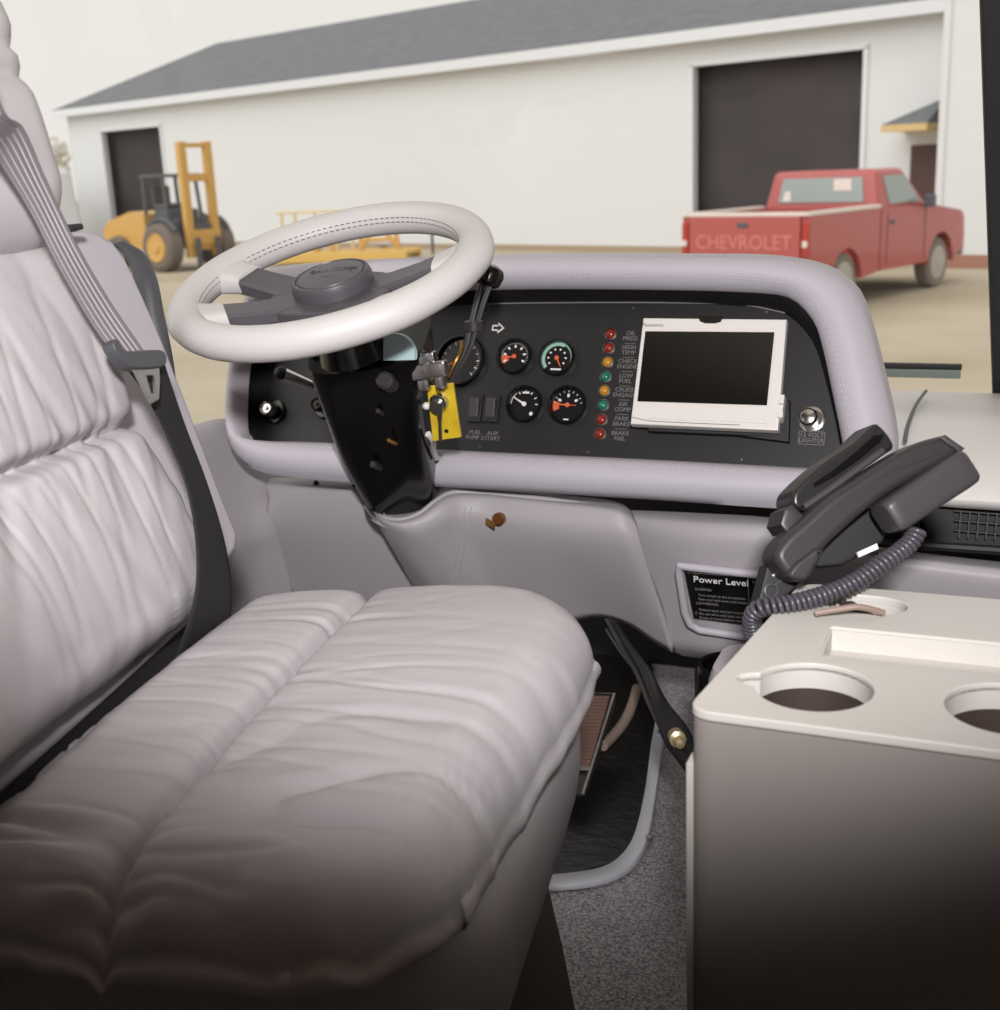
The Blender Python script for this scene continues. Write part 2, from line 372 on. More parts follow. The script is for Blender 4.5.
# indicator lamps and their legends
for i, (x, y, m) in enumerate([(611, 334.5, 'red'), (609.3, 348.5, 'red'), (608, 362.5, 'amber'), (606, 377, 'green'), (604.8, 391, 'amber'), (603.4, 405.5, 'green'), (602, 420, 'red'), (600.4, 434.5, 'red')]):
    c = PP.px(x, y, 0); q = MB(); q.lathe([(.0092, 0), (.0092, .003), (.0076, .0042), (.0074, .003)], c, PP.n, 24); lo = q.build('indicator_light', 'steel', dash)
    q = MB(); q.lathe([(.0076, .002), (.0072, .004), (.0052, .0062), (.0025, .0072), (0, .0074)], c, PP.n, 20); q.build('lens', m, lo)
    w = ['OIL\nPRESS', 'HIGH\nTEMP', 'CHECK\nENGINE', 'LOW\nFUEL', 'CRUISE\nENGAGE', 'AIR\nCOMP', 'PARK\nBRAKE', 'BRAKE\nFAIL'][i]
    text('legend', w, PP.px(x+19.5, y+1.5, .0006), PP.x, PP.y, .0088, 'dimprint', dash)
    if i < 7: q = MB(); q.box(PP.px(x+19, y+9, .0006), (.017, .0007, .0004), PP.B()); q.build('legend_line', 'dimprint', dash)
# rocker switches
for x in (475.5, 492):
    c = PP.px(x, 408.5, 0); q = MB(); q.box(c+PP.n*.002, (.0235, .044, .006), PP.B(), .0015); so = q.build('rocker_switch', 'black', dash)
    q = MB(); q.box(c+PP.n*.0055, (.0155, .031, .006), (PP.x, (PP.y+PP.n*.12).normalized(), PP.n), .0025); q.build('rocker', 'switch', so)
text('legend', 'FUEL\nPUMP 2', PP.px(475, 435, .0006), PP.x, PP.y, .0088, 'dimprint', dash); text('legend', 'AUX\nSTART', PP.px(492.5, 436, .0006), PP.x, PP.y, .0088, 'dimprint', dash)
# panel screws
for x, y in ((633, 308), (766, 311.5), (588, 452), (741, 459), (480, 447)):
    q = MB(); q.lathe([(.0032, 0), (.003, .0012), (0, .0018)], PP.px(x, y, 0), PP.n, 12); q.build('screw', 'phone', dash)
# twelve volt outlet, headlamp knob, wiper knob
c = PP.px(812, 419.5, 0); q = MB(); q.lathe([(.018, 0), (.018, .002), (.0155, .003), (.0125, .003)], c, PP.n, 28); oo = q.build('power_outlet', 'chrome', dash)
q = MB(); q.lathe([(.0122, .002), (.0122, .016), (.0108, .0185), (.009, .0195), (0, .02)], c-PP.x*.003, PP.n, 24); q.build('outlet_cap', 'chrome', oo)
q = MB()
for a, b, w, h in ((0, .009, .034, .0008), (0, -.009, .034, .0008), (-.017, 0, .0008, .018), (.017, 0, .0008, .018)): q.box(PP.px(811.5, 438, .0006)+PP.x*a+PP.y*b, (w, h, .0004), PP.B())
q.build('legend_frame', 'dimprint', dash); text('legend', '12 VOLT\nLIGHTER', PP.px(811.5, 438, .0006), PP.x, PP.y, .0085, 'dimprint', dash)
for (x, y), r_, m_, nm in (((275, 412), .0125, 'chrome', 'headlamp_knob'), ((325, 408), .011, 'switch', 'wiper_knob')):
    c = PP.px(x, y, 0); q = MB(); q.lathe([(r_*1.7, 0), (r_*1.6, .004), (r_*1.2, .006)], c, PP.n, 24); k_ = q.build(nm, 'gloss', dash)
    q = MB(); q.lathe([(r_*.6, .004), (r_*.6, .014), (r_, .017), (r_, .026), (r_*.85, .029), (r_*.6, .026), (r_*.25, .026), (r_*.2, .03), (0, .03)], c, PP.n, 24); q.build('knob_cap', m_, k_)

# monitor fixed over the panel
mon = thing('monitor', 'ivory flat monitor with dark screen bracketed on the gauge panel', 'monitor', PP.px(710, 400, 0))
T2 = R(29); MP = Pl(PP.px(705, 380, .03), (1, 0, -.012), (0, math.sin(T2), math.cos(T2)))
c4 = [MP.px(*p) for p in ((630, 424), (778, 430.5), (787, 319), (643, 317.5))]
mb = MB(); mb.prism(c4, MP.n, -.014, 0, .003); mon_b = mb.build('casing', 'ivory', mon)
s4 = [MP.px(*p) for p in ((637.5, 401.5), (767, 405.5), (774.5, 332.5), (645.5, 331.5))]
mb = MB(); mb.prism(s4, MP.n, .0002, .0012); mb.build('screen', 'screen', mon)
mb = MB()
for x0, x1, y in ((647, 671, 417.3), (676, 687, 418.6), (690, 715, 418.8), (720, 745, 420.3), (747, 765, 421.4)):
    mb.box(MP.px((x0+x1)/2, y), ((x1-x0)*.0014, .0052, .003), MP.B(), .001)
mb.build('button', 'ivory', mon)
mb = MB(); tl = spline([MP.px(x, y, .0004) for x, y in ((631, 417), (640, 419), (652, 421), (690, 423), (740, 425))], 24); mb.tube(tl, .0005, 4); mb.build('groove_line', 'dimprint', mon)
text('maker_name', 'Panasonic', MP.px(653, 325, .0003), MP.x, MP.y, .008, 'dimprint', mon, ext=.0002)
mb = MB(); mb.prism([MP.px(*p) for p in ((698, 316), (723, 316.5), (721, 322), (715, 323.5), (705, 323.5), (700, 321.5))], MP.n, -.012, .0015); mb.build('top_notch', 'gloss', mon)
mb = MB(); mb.box(PP.px(715, 395, .007), (.18, .115, .014), PP.B(), .003); mb.prism([PP.px(*p, .0) for p in ((640, 425), (790, 444), (791, 402), (650, 395))], PP.n, 0, .012, .003); mb.build('mounting_tray', 'recess', mon)
mb = MB(); mb.box(MP.px(781, 409, -.01), (.009, .036, .02), MP.B(), .002); mb.box(MP.px(782, 402, .0), (.007, .008, .012), MP.B(), .001); mb.box(MP.px(781, 416, .0), (.007, .008, .012), MP.B(), .001); mb.build('side_latch', 'ivory', mon)

# ------------------------------------------------------------------ steering column
col = thing('steering_column', 'glossy black steering column with yellow ignition plate and tilt lever', 'steering column', ony(405, 515, 1.62))
secs = [(312, 350, 428, 334, 1.40, .10), (318, 368, 430, 362, 1.42, .10), (330, 405, 430, 398, 1.46, .095), (344, 445, 432, 440, 1.51, .085), (362, 480, 436, 474, 1.56, .08), (374, 500, 438, 497, 1.60, .08), (382, 516, 436, 513, 1.63, .07)]
rows = []
for x0, y0, x1, y1, Y, dp in secs:
    a, b = ony(x0, y0, Y), ony(x1, y1, Y); ex = (b-a)/2; c = (a+b)/2; axd = V((0, -.63, .77)); ez = ex.normalized().cross(axd).normalized()
    row = []
    for j in range(40):
        q = 2*math.pi*j/40; cc, sn = math.cos(q), math.sin(q); e = .55
        row.append(c + ex*(math.copysign(abs(cc)**e, cc)) + ez*(dp*.5*math.copysign(abs(sn)**e, sn)))
    rows.append(row)
rr = []
for i in range(len(rows)-1):
    for t in range(4):
        g_ = lambda j, k: rows[min(max(j, 0), len(rows)-1)][k]
        rr.append([cr(g_(i-1, k), g_(i, k), g_(i+1, k), g_(i+2, k), t/4) for k in range(40)])
rr.append(rows[-1])
mb = MB(); mb.grid(rr, cu=True, cap0=True, cap1=True); mb.build('column_cover', 'gloss', col)
# side plate edge
mb = MB(); e = spline([ony(x, y, Y) for x, y, Y in ((312, 352, 1.385), (325, 392, 1.425), (342, 442, 1.475), (358, 474, 1.53), (374, 502, 1.575))], 30); mb.tube(e, .0042, 8); mb.build('cover_edge', 'phone', col)
for x, y, Y, r_, m_ in ((386, 381, 1.362, .012, 'phone'), (391, 441, 1.428, .0035, 'brass'), (352, 368, 1.358, .006, 'phone'), (375, 465, 1.465, .006, 'phone'), (380, 412, 1.40, .004, 'phone')):
    c = ony(x, y, Y); q = MB(); q.lathe([(r_, -.02), (r_, .006), (r_*.7, .009), (0, .009)], c, (.1, -.9, .35), 8); q.build('bolt', m_, col)
# tilt lever (chrome)
q = MB(); lv = spline([ony(x, y, Y) for x, y, Y in ((330, 392, 1.47), (320, 388, 1.46), (300, 380, 1.44), (284, 374, 1.425))], 16); q.tube(lv, [.004 + .005*(i/15) for i in range(16)], 12); q.build('tilt_lever', 'chrome', col)
q = MB(); q.sphere(ony(281, 373, 1.422), .010, 2); q.build('lever_tip', 'rubber', col)
# ignition: yellow plate, lock, key
yp = [ony(*p) for p in ((427, 387, 1.405), (453, 383.5, 1.405), (461, 437, 1.43), (433, 441, 1.43))]
yn = (yp[1]-yp[0]).cross(yp[0]-yp[3]).normalized(); YP = Pl(yp[0], yp[1]-yp[0], yp[0]-yp[3])
mb = MB(); mb.prism(list(reversed(yp)), YP.n, -.003, 0); plate = mb.build('ignition_plate', 'yellow', col)
tag(plate, 'yellow ignition plate')
q = MB(); q.lathe([(.0125, 0), (.0125, .006), (.0105, .009), (.007, .009), (.007, .006)], YP.px(440, 401), YP.n, 24); lk = q.build('ignition_lock', 'chrome', plate)
q = MB(); q.lathe([(.0095, .008), (.0095, .013), (0, .0135)], YP.px(439.5, 403), YP.n, 14); q.prism([YP.px(*p, .014) for p in ((436, 404), (443, 404), (441.5, 422), (442, 441), (439, 441), (438.5, 422))], YP.n, -.002, .001); q.build('ignition_key', 'steel', plate)
for p in ((440, 388.5), (446.5, 431)):
    q = MB(); q.lathe([(.003, 0), (.003, .0006), (0, .0006)], YP.px(*p), YP.n, 12); q.build('bolt_hole', 'recess', plate)
q = MB()
for x, y, Y, w, h in ((428, 358, 1.39, .022, .016), (424, 371, 1.39, .03, .022), (436, 369, 1.385, .03, .02), (425, 384, 1.40, .016, .016), (441, 380, 1.39, .012, .022), (418, 362, 1.40, .012, .02)):
    q.box(ony(x, y, Y), (w, .02, h), (V((1, .1, .12)).normalized(), V((-.1, 1, 0)).normalized(), V((-.12, 0, 1)).normalized()), .003)
q.build('lock_bracket', 'chrome', col)
q = MB(); c = ony(397, 354, 1.36); q.prism([c + V((math.cos(R(a)), .05, math.sin(R(a))))*.026 for a in range(-15, 130, 12)] + [c + V((-.018, 0, -.008))], V((0, -1, 0)), -.004, .004); q.build('indicator_disc', 'cyan', col)
q = MB(); q.sphere(ony(426.5, 406, 1.42), .0055, 2); q.tube([ony(426, 406, 1.42), ony(412, 407, 1.47)], .003, 8); q.build('lock_pin', 'ivory', col)
q = MB(); q.tube(spline([ony(*p) for p in ((428, 434, 1.455), (433, 441, 1.47), (433, 450, 1.50), (436, 458, 1.53))], 14), .0045, 10); q.build('wiring_clip', 'ivory', col)
# stalk on the right
st = spline([ony(*p) for p in ((440, 389, 1.43), (450, 378, 1.43), (466, 352, 1.44), (474, 325, 1.45), (481, 300, 1.46), (489, 278, 1.47))], 26)
q = MB()
for k in range(4):
    o_ = V(((k-1.5)*.0052, -.004*(k % 2), 0)); q.tube([p + o_*(.25 + .9*(i/25)) for i, p in enumerate(st)], .0022, 6)
stk = q.build('signal_stalk', 'phone', col)
q = MB(); q.lathe([(.012, -.012), (.017, -.008), (.019, .004), (.016, .012), (.008, .016), (0, .016)], ony(489, 277, 1.47), (st[-1]-st[-4]), 20); q.build('stalk_cap', 'gloss', stk)
q = MB(); q.tube([st[15]-V((0, 0, .006)), st[15]+V((0, 0, .006))], .012, 10); q.build('stalk_clip', 'phone', stk)
q = MB(); q.tube(spline([ony(*p) for p in ((448, 377, 1.41), (455, 362, 1.41), (461, 350, 1.42), (462, 342, 1.43))], 14), .0024, 6); q.build('orange_wire', 'brass', col)

# ------------------------------------------------------------------ steering wheel
WN = V((-.048, -.324, .945)).normalized(); WC = at(330.5, 275.5, 1.5)
WA = V((0, 1, 0)).cross(WN).normalized(); WB = WN.cross(WA)
W = Pl(WC, WA, WB)
sw = thing('steering_wheel', 'pale leather-wrapped four-spoke steering wheel with dark grey hub', 'steering wheel', WC - WN*.05)
RM, RT = .1835, .0212
mb = MB(); rows = []
for i in range(120):
    a = 2*math.pi*i/120; u = WA*math.cos(a) + WB*math.sin(a)
    bl = 1.0
    for sa in (10, 170, -38, 218):
        da = abs((math.degrees(a)-sa+180) % 360 - 180); bl = max(bl, 1 + .12*math.exp(-(da/9)**2))
    rows.append([WC + u*(RM + RT*bl*math.cos(2*math.pi*j/20)) + WN*(RT*math.sin(2*math.pi*j/20)) for j in range(20)])
mb.grid(rows, cu=True, cv=True); rim = mb.build('rim', 'rim', sw)
mb = MB(); den = [WC + (WA*math.cos(a) + WB*math.sin(a))*(RM-RT*.93) + WN*(RT*.38) for a in [2*math.pi*i/1400 for i in range(1400)]]; stitches(mb, den, -WA*0, .008, .005, .0007)
den = [WC + (WA*math.cos(a) + WB*math.sin(a))*(RM-RT*1.0) + WN*(RT*.12) for a in [2*math.pi*i/1400 for i in range(1400)]]; stitches(mb, den, WA*0, .008, .005, .0007)
mb.build('stitching', 'dimprint', rim)
for sa in (10, 170, -38, 218):
    u = WA*math.cos(R(sa)) + WB*math.sin(R(sa)); v = WN.cross(u); rows = []
    for r_, hw, zt, zb in ((.03, .032, -.018, -.032), (.07, .024, -.014, -.029), (.11, .0225, -.006, -.023), (.15, .0225, .004, -.016)):
        c = WC + u*r_; rows.append([c + v*(hw*p) + WN*q for p, q in ((-1, zt-.004), (-.85, zt), (.85, zt), (1, zt-.004), (1, zb), (-1, zb))])
    mb = MB(); mb.grid(rows, cu=True, cap0=True, cap1=True); so = mb.build('spoke', 'spoke', sw, ang=30)
    rows = []
    for r_, hw, zt, zb in ((.135, .0245, .0045, -.021), (.15, .026, .008, -.0215), (.165, .031, .012, -.02), (.182, .036, .015, -.018)):
        c = WC + u*r_; rows.append([c + v*(hw*math.copysign(abs(math.cos(q))**.6, math.cos(q))) + WN*((zt+zb)/2 + (zt-zb)/2*math.copysign(abs(math.sin(q))**.6, math.sin(q))) for q in [2*math.pi*j/20 for j in range(20)]])
    mb = MB(); mb.grid(rows, cu=True, cap0=True, cap1=True); tag(mb.build('spoke_wrap', 'rim', so), 'pale leather wrap at the rim end')
mb = MB(); mb.prism([W.w(.105*math.cos(R(a))*(1 if abs(math.cos(R(a))) < .6 else .8), .062*math.sin(R(a))-.012) for a in range(0, 360, 10)], WN, -.034, -.016, .004); mb.build('hub_plate', 'spoke', sw)
mb = MB(); mb.lathe([(.050, -.012), (.051, .004), (.048, .012), (.0455, .013), (.0445, .0105), (.0425, .0105), (.0415, .0128), (.02, .0145), (0, .015)], WC - WN*.0105, WN, 48); horn = mb.build('horn_pad', 'spoke', sw)
mb = MB(); lg = []
for i in range(90):
    t = i/89; x = -.03+.06*t; lg.append(W.w(x + .0022*math.sin(t*44), .006 + .0042*math.sin(t*40)*(1-.3*t) + .004*(t-.5), .0041))
mb.tube(lg, .0007, 5); mb.tube([W.w(-.002, .0135, .0041), W.w(.032, .0125, .0037)], .0008, 5); mb.tube([W.w(-.006, -.012, .0041), W.w(.006, -.012, .0041)], .0007, 5); mb.build('embossed_script', 'arm', horn)
mb = MB(); mb.lathe([(.034, -.03), (.036, -.07), (.045, -.11)], WC, WN, 24); mb.build('hub_boss', 'gloss', sw)

# ------------------------------------------------------------------ knee panels
mb = MB(); mb.grid(patch([
    [(371, 484, 1.70), (376, 496, 1.66), (390, 505, 1.62), (405, 508, 1.60), (420, 503, 1.61), (436, 492, 1.64), (452, 486, 1.65), (480, 487, 1.65), (520, 491, 1.65), (560, 495, 1.65), (600, 499, 1.65), (620, 503, 1.65), (632, 511, 1.65)],
    [(370, 492, 1.62), (373, 507, 1.575), (384, 517, 1.545), (402, 519, 1.53), (420, 513, 1.54), (436, 500, 1.56), (452, 492, 1.585), (480, 492, 1.60), (520, 496, 1.60), (560, 500, 1.60), (600, 504, 1.60), (622, 508, 1.60), (634, 517, 1.605)],
    [(370, 500, 1.60), (376, 516, 1.553), (388, 527, 1.525), (404, 530, 1.51), (424, 525, 1.52), (444, 513, 1.54), (460, 504, 1.565), (485, 503, 1.58), (520, 506, 1.58), (560, 510, 1.58), (598, 514, 1.58), (622, 519, 1.58), (638, 529, 1.59)],
    [(378, 520, 1.60), (390, 545, 1.575), (405, 560, 1.56), (420, 565, 1.555), (440, 560, 1.56), (455, 550, 1.57), (470, 542, 1.582), (490, 538, 1.585), (520, 540, 1.585), (560, 543, 1.585), (600, 548, 1.585), (630, 553, 1.585), (646, 560, 1.60)],
    [(412, 585, 1.66), (425, 605, 1.66), (437, 620, 1.665), (450, 628, 1.67), (470, 634, 1.67), (490, 636, 1.675), (520, 634, 1.68), (560, 625, 1.68), (590, 618, 1.68), (610, 619, 1.68), (632, 627, 1.68), (655, 643, 1.68), (672, 653, 1.67)]], 90, 8))
kc = thing('knee_panel', 'grey lower dash panel with stitched seam, keyed lock and scooped collar round the steering column', 'dash panel', ony(540, 620, 1.66))
k1 = solid(mb.build('panel_shell', 'knee', kc, ang=60), .012, -1)
mb = MB(); stitches(mb, spline([ony(*p) for p in ((466, 504, 1.554), (463, 520, 1.558), (459, 540, 1.559), (455, 560, 1.564), (450, 590, 1.598))], 260), V((0, -.001, 0)), .006, .004, .0006)
stitches(mb, spline([ony(*p) for p in ((472, 504, 1.559), (469, 520, 1.562), (465, 540, 1.562), (461, 560, 1.567), (456, 590, 1.601))], 260), V((0, -.001, 0)), .006, .004, .0006); mb.build('stitched_seam', 'stitch', kc)
mb = MB(); mb.tube(spline([ony(*p) for p in ((377, 513, 1.562), (384, 518, 1.546), (402, 520.5, 1.53), (420, 514.5, 1.54), (436, 502, 1.558), (452, 493.5, 1.582), (480, 493, 1.598), (520, 497, 1.598), (560, 501, 1.598), (598, 505, 1.60))], 70), [.0055*min(1, .3+i/8, .3+(69-i)/25) for i in range(70)], 10); mb.build('collar_lip', 'knee', kc)
c = ony(499, 519, 1.571); mb = MB(); mb.lathe([(.0095, -.004), (.0095, .004), (.0075, .006), (0, .006)], c, (0, -1, .1), 20); kl = mb.build('lock', 'brassd', kc)
mb = MB(); mb.box(c + V((-.008, -.014, -.003)), (.022, .002, .009), (V((.85, -.5, -.15)).normalized(), V((.5, .85, 0)).normalized(), V((.15, 0, 1)).normalized()), .0008); mb.build('key', 'brass', kl)
for x, y in ((492, 497), (535, 500), (580, 504)):
    q = MB(); q.lathe([(.005, -.002), (.0045, .002), (0, .003)], ony(x, y, 1.60), (0, -.6, .8), 12); q.build('screw', 'rubber', kc)
mb = MB(); mb.grid(patch([
    [(262, 478, 1.72), (290, 478, 1.70), (350, 482, 1.70), (400, 486, 1.70)],
    [(266, 488, 1.675), (292, 484, 1.665), (350, 486, 1.665), (400, 490, 1.665)],
    [(268, 500, 1.655), (295, 494, 1.645), (350, 494, 1.645), (400, 498, 1.645)],
    [(267, 524, 1.65), (300, 524, 1.645), (350, 526, 1.645), (405, 528, 1.645)],
    [(284, 570, 1.68), (320, 572, 1.675), (360, 574, 1.675), (425, 578, 1.675)],
    [(300, 618, 1.71), (330, 620, 1.71), (380, 622, 1.71), (450, 626, 1.71)]], 50, 6))
kl_ = thing('knee_panel', 'plain grey lower dash panel left of the steering column', 'dash panel', ony(340, 610, 1.7))
solid(mb.build('panel_shell', 'knee', kl_, ang=60), .012, -1)
mb = MB(); mb.box(ony(313, 598, 1.69), (.05, .014, .014), None, .004); mb.build('vent_slot', 'recess', kl_)
for x, y in ((316, 483), (355, 486)):
    q = MB(); q.lathe([(.005, -.002), (.0045, .002), (0, .003)], ony(x, y, 1.665), (0, -.6, .8), 12); q.build('screw', 'rubber', kl_)
mb = MB(); KR = patch([
    [(630, 510, 1.66), (700, 513, 1.65), (780, 519, 1.65), (840, 538, 1.65), (900, 550, 1.65), (1040, 566, 1.65)],
    [(631, 514, 1.63), (700, 518, 1.61), (780, 523, 1.61), (840, 543, 1.61), (900, 554, 1.61), (1040, 570, 1.61)],
    [(634, 525, 1.615), (700, 528, 1.59), (780, 533, 1.59), (840, 550, 1.59), (900, 560, 1.59), (1040, 577, 1.59)],
    [(638, 552, 1.625), (700, 553, 1.59), (780, 560, 1.59), (840, 572, 1.59), (900, 580, 1.59), (1040, 597, 1.59)],
    [(654, 620, 1.665), (710, 625, 1.635), (780, 632, 1.635), (840, 642, 1.635), (900, 650, 1.635), (1040, 665, 1.635)],
    [(664, 645, 1.68), (712, 652, 1.655), (780, 660, 1.655), (840, 668, 1.655), (900, 676, 1.655), (1040, 690, 1.655)],
    [(682, 656, 1.70), (716, 660, 1.70), (780, 667, 1.70), (840, 675, 1.70), (900, 683, 1.70), (1040, 696, 1.70)]], 70, 6); mb.grid([r_ + [V((x_, r_[-1].y, r_[-1].z)) for x_ in (.1, .4, .8, 1.25)] for r_ in KR])
kr = thing('knee_panel', 'grey lower dash panel carrying the black placard, right of the keyed panel', 'dash panel', ony(800, 660, 1.66))
solid(mb.build('panel_shell', 'knee', kr, ang=60), .012, 1)
pa, pb_ = ony(684, 572, 1.592), ony(690, 625, 1.628)
QP = Pl(pa, (ony(760, 578, 1.592)-pa), pa-pb_)
bz = [QP.px(*p) for p in ((680, 566), (679, 572), (685, 612), (690, 624), (700, 630), (772, 641), (800, 643), (800, 580), (770, 576), (690, 567))]
mb = MB(); mb.tube(bz, .006, 10, closed=True); mb.build('placard_frame', 'dash', kr)
pq = [QP.px(*p, .002) for p in ((684, 568), (694, 618), (796, 632), (790, 580))]
mb = MB(); mb.prism(list(reversed(pq)), QP.n, -.006, 0); pl = mb.build('placard', 'gloss', kr)
text('placard_title', 'Power Level', QP.px(720.5, 581.5, .0025), QP.x, QP.y, .0155, 'white', pl, shear=.05)
text('placard_text', 'LIFT', QP.px(757, 582, .0025), QP.x, QP.y, .007, 'dimprint', pl)
for y, w, xx in ((589, 'RAISING:', 695), (595, 'Turn switch to the on position', 698), (599, 'Press and hold lever until coach is level', 698), (603, 'LOWERING:', 696), (609.5, 'Release lever and turn switch off', 699), (613.5, 'Do not drive with jacks down', 699), (617.5, 'Check all lamps before moving', 699)):
    text('placard_text', w, QP.px(xx, y, .0025), QP.x, QP.y, .0054 if w[-1] != ':' else .006, 'dimprint', pl, align='LEFT')
mb = MB(); a, b = QP.px(748, 575, .0025), QP.px(749.5, 626, .0025); mb.tube([a, b], .0005, 4); a, b = QP.px(692, 573, .0025), QP.px(765, 578.5, .0025); mb.tube([a, b], .0004, 4); mb.build('placard_line', 'dimprint', pl)
for p in ((689, 572), (696, 613)):
    q = MB(); q.lathe([(.003, 0), (.0028, .0015), (0, .002)], QP.px(*p, .002), QP.n, 10); q.build('screw', 'steel', pl)
# side lining left of the dash
mb = MB(); PL_ = patch([
    [(60, 480, 1.30), (130, 449, 1.45), (200, 432, 1.63), (232, 425, 1.76), (260, 423, 1.86)],
    [(62, 490, 1.28), (132, 456, 1.43), (202, 440, 1.61), (234, 434, 1.74), (262, 434, 1.84)],
    [(90, 560, 1.28), (150, 520, 1.42), (225, 500, 1.60), (262, 484, 1.70), (290, 480, 1.80)],
    [(120, 610, 1.30), (170, 560, 1.44), (238, 532, 1.60), (268, 520, 1.66), (295, 518, 1.74)],
    [(140, 640, 1.32), (190, 590, 1.47), (244, 560, 1.62), (280, 552, 1.68), (305, 552, 1.75)],
    [(150, 690, 1.38), (195, 660, 1.52), (250, 640, 1.68), (305, 630, 1.74), (330, 630, 1.8)]], 50, 6); mb.grid(PL_)
mb.grid([[V((p.x, p.y, p.z)) for p in PL_[-1]], [V((p.x, p.y, 0)) for p in PL_[-1]]]); tag(solid(mb.build('side_lining', 'knee', ang=60), .015, -1), 'grey moulded side lining below the window sill, between seat back and dash', 'side panel')

# ------------------------------------------------------------------ right hand dash top with air vent
pd = thing('passenger_dash', 'pale smooth dash top with black slotted air vent, right of the gauge binnacle', 'dashboard', ony(960, 560, 1.66))
mb = MB(); zt = .582
def dz(x, y, z): return onz(x, y, z)
near = [ony(x, y, 1.585) for x, y in ((842, 484), (905, 494), (950, 499), (1010, 503), (1120, 512))]; near += [V((.6, 1.585, near[-1].z)), V((1.25, 1.56, near[-1].z))]
lip0 = [p + V((0, .004, -.012)) for p in near]
mid = [p + V((0, .03, .014)) for p in near]
farr = [V((p.x-.02, 2.17 if p.x < .4 else (2.12 if p.x < 1 else 1.86), .604)) for p in near]; m2 = [a.lerp(b, .5) + V((0, 0, .012)) for a, b in zip(mid, farr)]
mb.grid([spline(r_, 60) for r_ in (lip0, near, mid, m2, farr)]); solid(mb.build('dash_top', 'ptop', pd, ang=60), .01, -1)
mb = MB(); sm = spline([onz(*p) for p in ((905, 442, .612), (908, 425, .614), (916, 405, .617), (926, 391, .618))], 20); mb.tube([p+V((0, 0, .0)) for p in sm], .003, 6); mb.build('seam_line', 'arm', pd)
vf = Pl(ony(950, 520, 1.592), (ony(1000, 524, 1.592)-ony(900, 516, 1.592)), (0, .1, 1))
mb = MB()
v0 = [vf.px(*p) for p in ((840, 500), (1400, 530), (1400, 586), (840, 541))]
mb.prism(list(reversed(v0)), vf.n, -.03, -.018); mb.tube(spline([vf.px(*p) for p in ((850, 496), (950, 503), (1100, 512), (1400, 530))], 20), .005, 8); mb.tube(spline([vf.px(*p) for p in ((850, 541), (950, 547), (1100, 557), (1400, 576))], 20), .006, 8); mb.build('vent_surround', 'rubber', pd)
mb = MB()
for i in range(16):
    x = 956 + i*9; mb.box(vf.px(x+4, 523+.05*(x-938), -.008), (.0018, .034, .012), vf.B())
for y in (512, 522, 532): mb.box((vf.px(954, y, -.006)+vf.px(1100, y+8, -.006))/2, ((vf.px(1100, y+8)-vf.px(954, y)).length, .0016, .006), vf.B())
mb.build('vent_grille', 'phonelt', pd)
mb = MB(); mb.box(vf.px(885, 520, -.012), (.09, .036, .01), vf.B(), .002); mb.build('vent_blank', 'gloss', pd)
# wiper on the glass outside
wz = [ony(x, y, 2.33) for x, y in ((878, 366), (962, 366))]
mb = MB(); mb.box((wz[0]+wz[1])/2, ((wz[1]-wz[0]).length, .012, .010), None, .002); wp = thing('windshield_wiper', 'dark wiper blade lying along the base of the windshield outside', 'wiper', (wz[0]+wz[1])/2)
mb.build('blade', 'rubber', wp); mb = MB(); mb.box((wz[0]+wz[1])/2 + V((0, .004, -.014)), ((wz[1]-wz[0]).length*.98, .008, .016), None, .002); mb.build('wiper_arm', mat('wiper_grey_green', (128, 140, 134), .4), wp)

# ------------------------------------------------------------------ console (engine cover) with cup holders
con = thing('console', 'cream boxy engine cover console with cup holders beside the driver seat', 'console', (.05, 1.0, 0))
ZC = .60
co = V((-.199, .828, ZC)); ex = V((1, -.01, 0)).normalized()
pts = [(-.209, .833), (.42, .828), (.42, 1.15), (-.172, 1.145)]
def roundpoly(p, r, n=6):
    out = []; k = len(p)
    for i in range(k):
        a, b, c = V(p[i-1]).to_3d(), V(p[i]).to_3d(), V(p[(i+1) % k]).to_3d(); u = (a-b).normalized(); w = (c-b).normalized()
        for t in range(n+1): q = t/n; s0 = b+u*r; s1 = b+w*r; m = s0.lerp(b, q).lerp(b.lerp(s1, q), q); out.append((m.x, m.y))
    return out
c1 = onz(813, 686, ZC); c2 = onz(1010, 708, ZC); c3 = onz(866, 604, ZC)
def cup(c, r, notch=True, a0=180):
    o = []
    for i in range(64):
        a = 360*i/64; rr_ = r
        d = abs((a-a0+180) % 360-180)
        if notch and d < 13: rr_ = r + .014*(1-(d/13)**2)**.5
        o.append((c.x+rr_*math.cos(R(a)), c.y+rr_*math.sin(R(a))))
    return o
sl = [onz(x, y, ZC) for x, y in ((828, 626), (811, 653))]
slot = rrect(sl[0].x+.002, .33, sl[1].y, sl[0].y, .004, 3)
ell = [(c3.x + .036*math.copysign(abs(math.cos(a))**.8, math.cos(a)), c3.y + .024*math.sin(a)) for a in [2*math.pi*i/40 for i in range(40)]]
TH = .008
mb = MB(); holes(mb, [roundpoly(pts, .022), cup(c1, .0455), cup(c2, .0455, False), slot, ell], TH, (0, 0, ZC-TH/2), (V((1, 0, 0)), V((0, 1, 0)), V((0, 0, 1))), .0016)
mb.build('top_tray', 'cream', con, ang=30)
mb = MB(); op = roundpoly([(p[0]+(.001 if p[0] < 0 else -.001), p[1]+(.001 if p[1] < 1 else -.001)) for p in pts], .021); ip = roundpoly([(p[0]+(.012 if p[0] < 0 else -.012), p[1]+(.012 if p[1] < 1 else -.012)) for p in pts], .012)
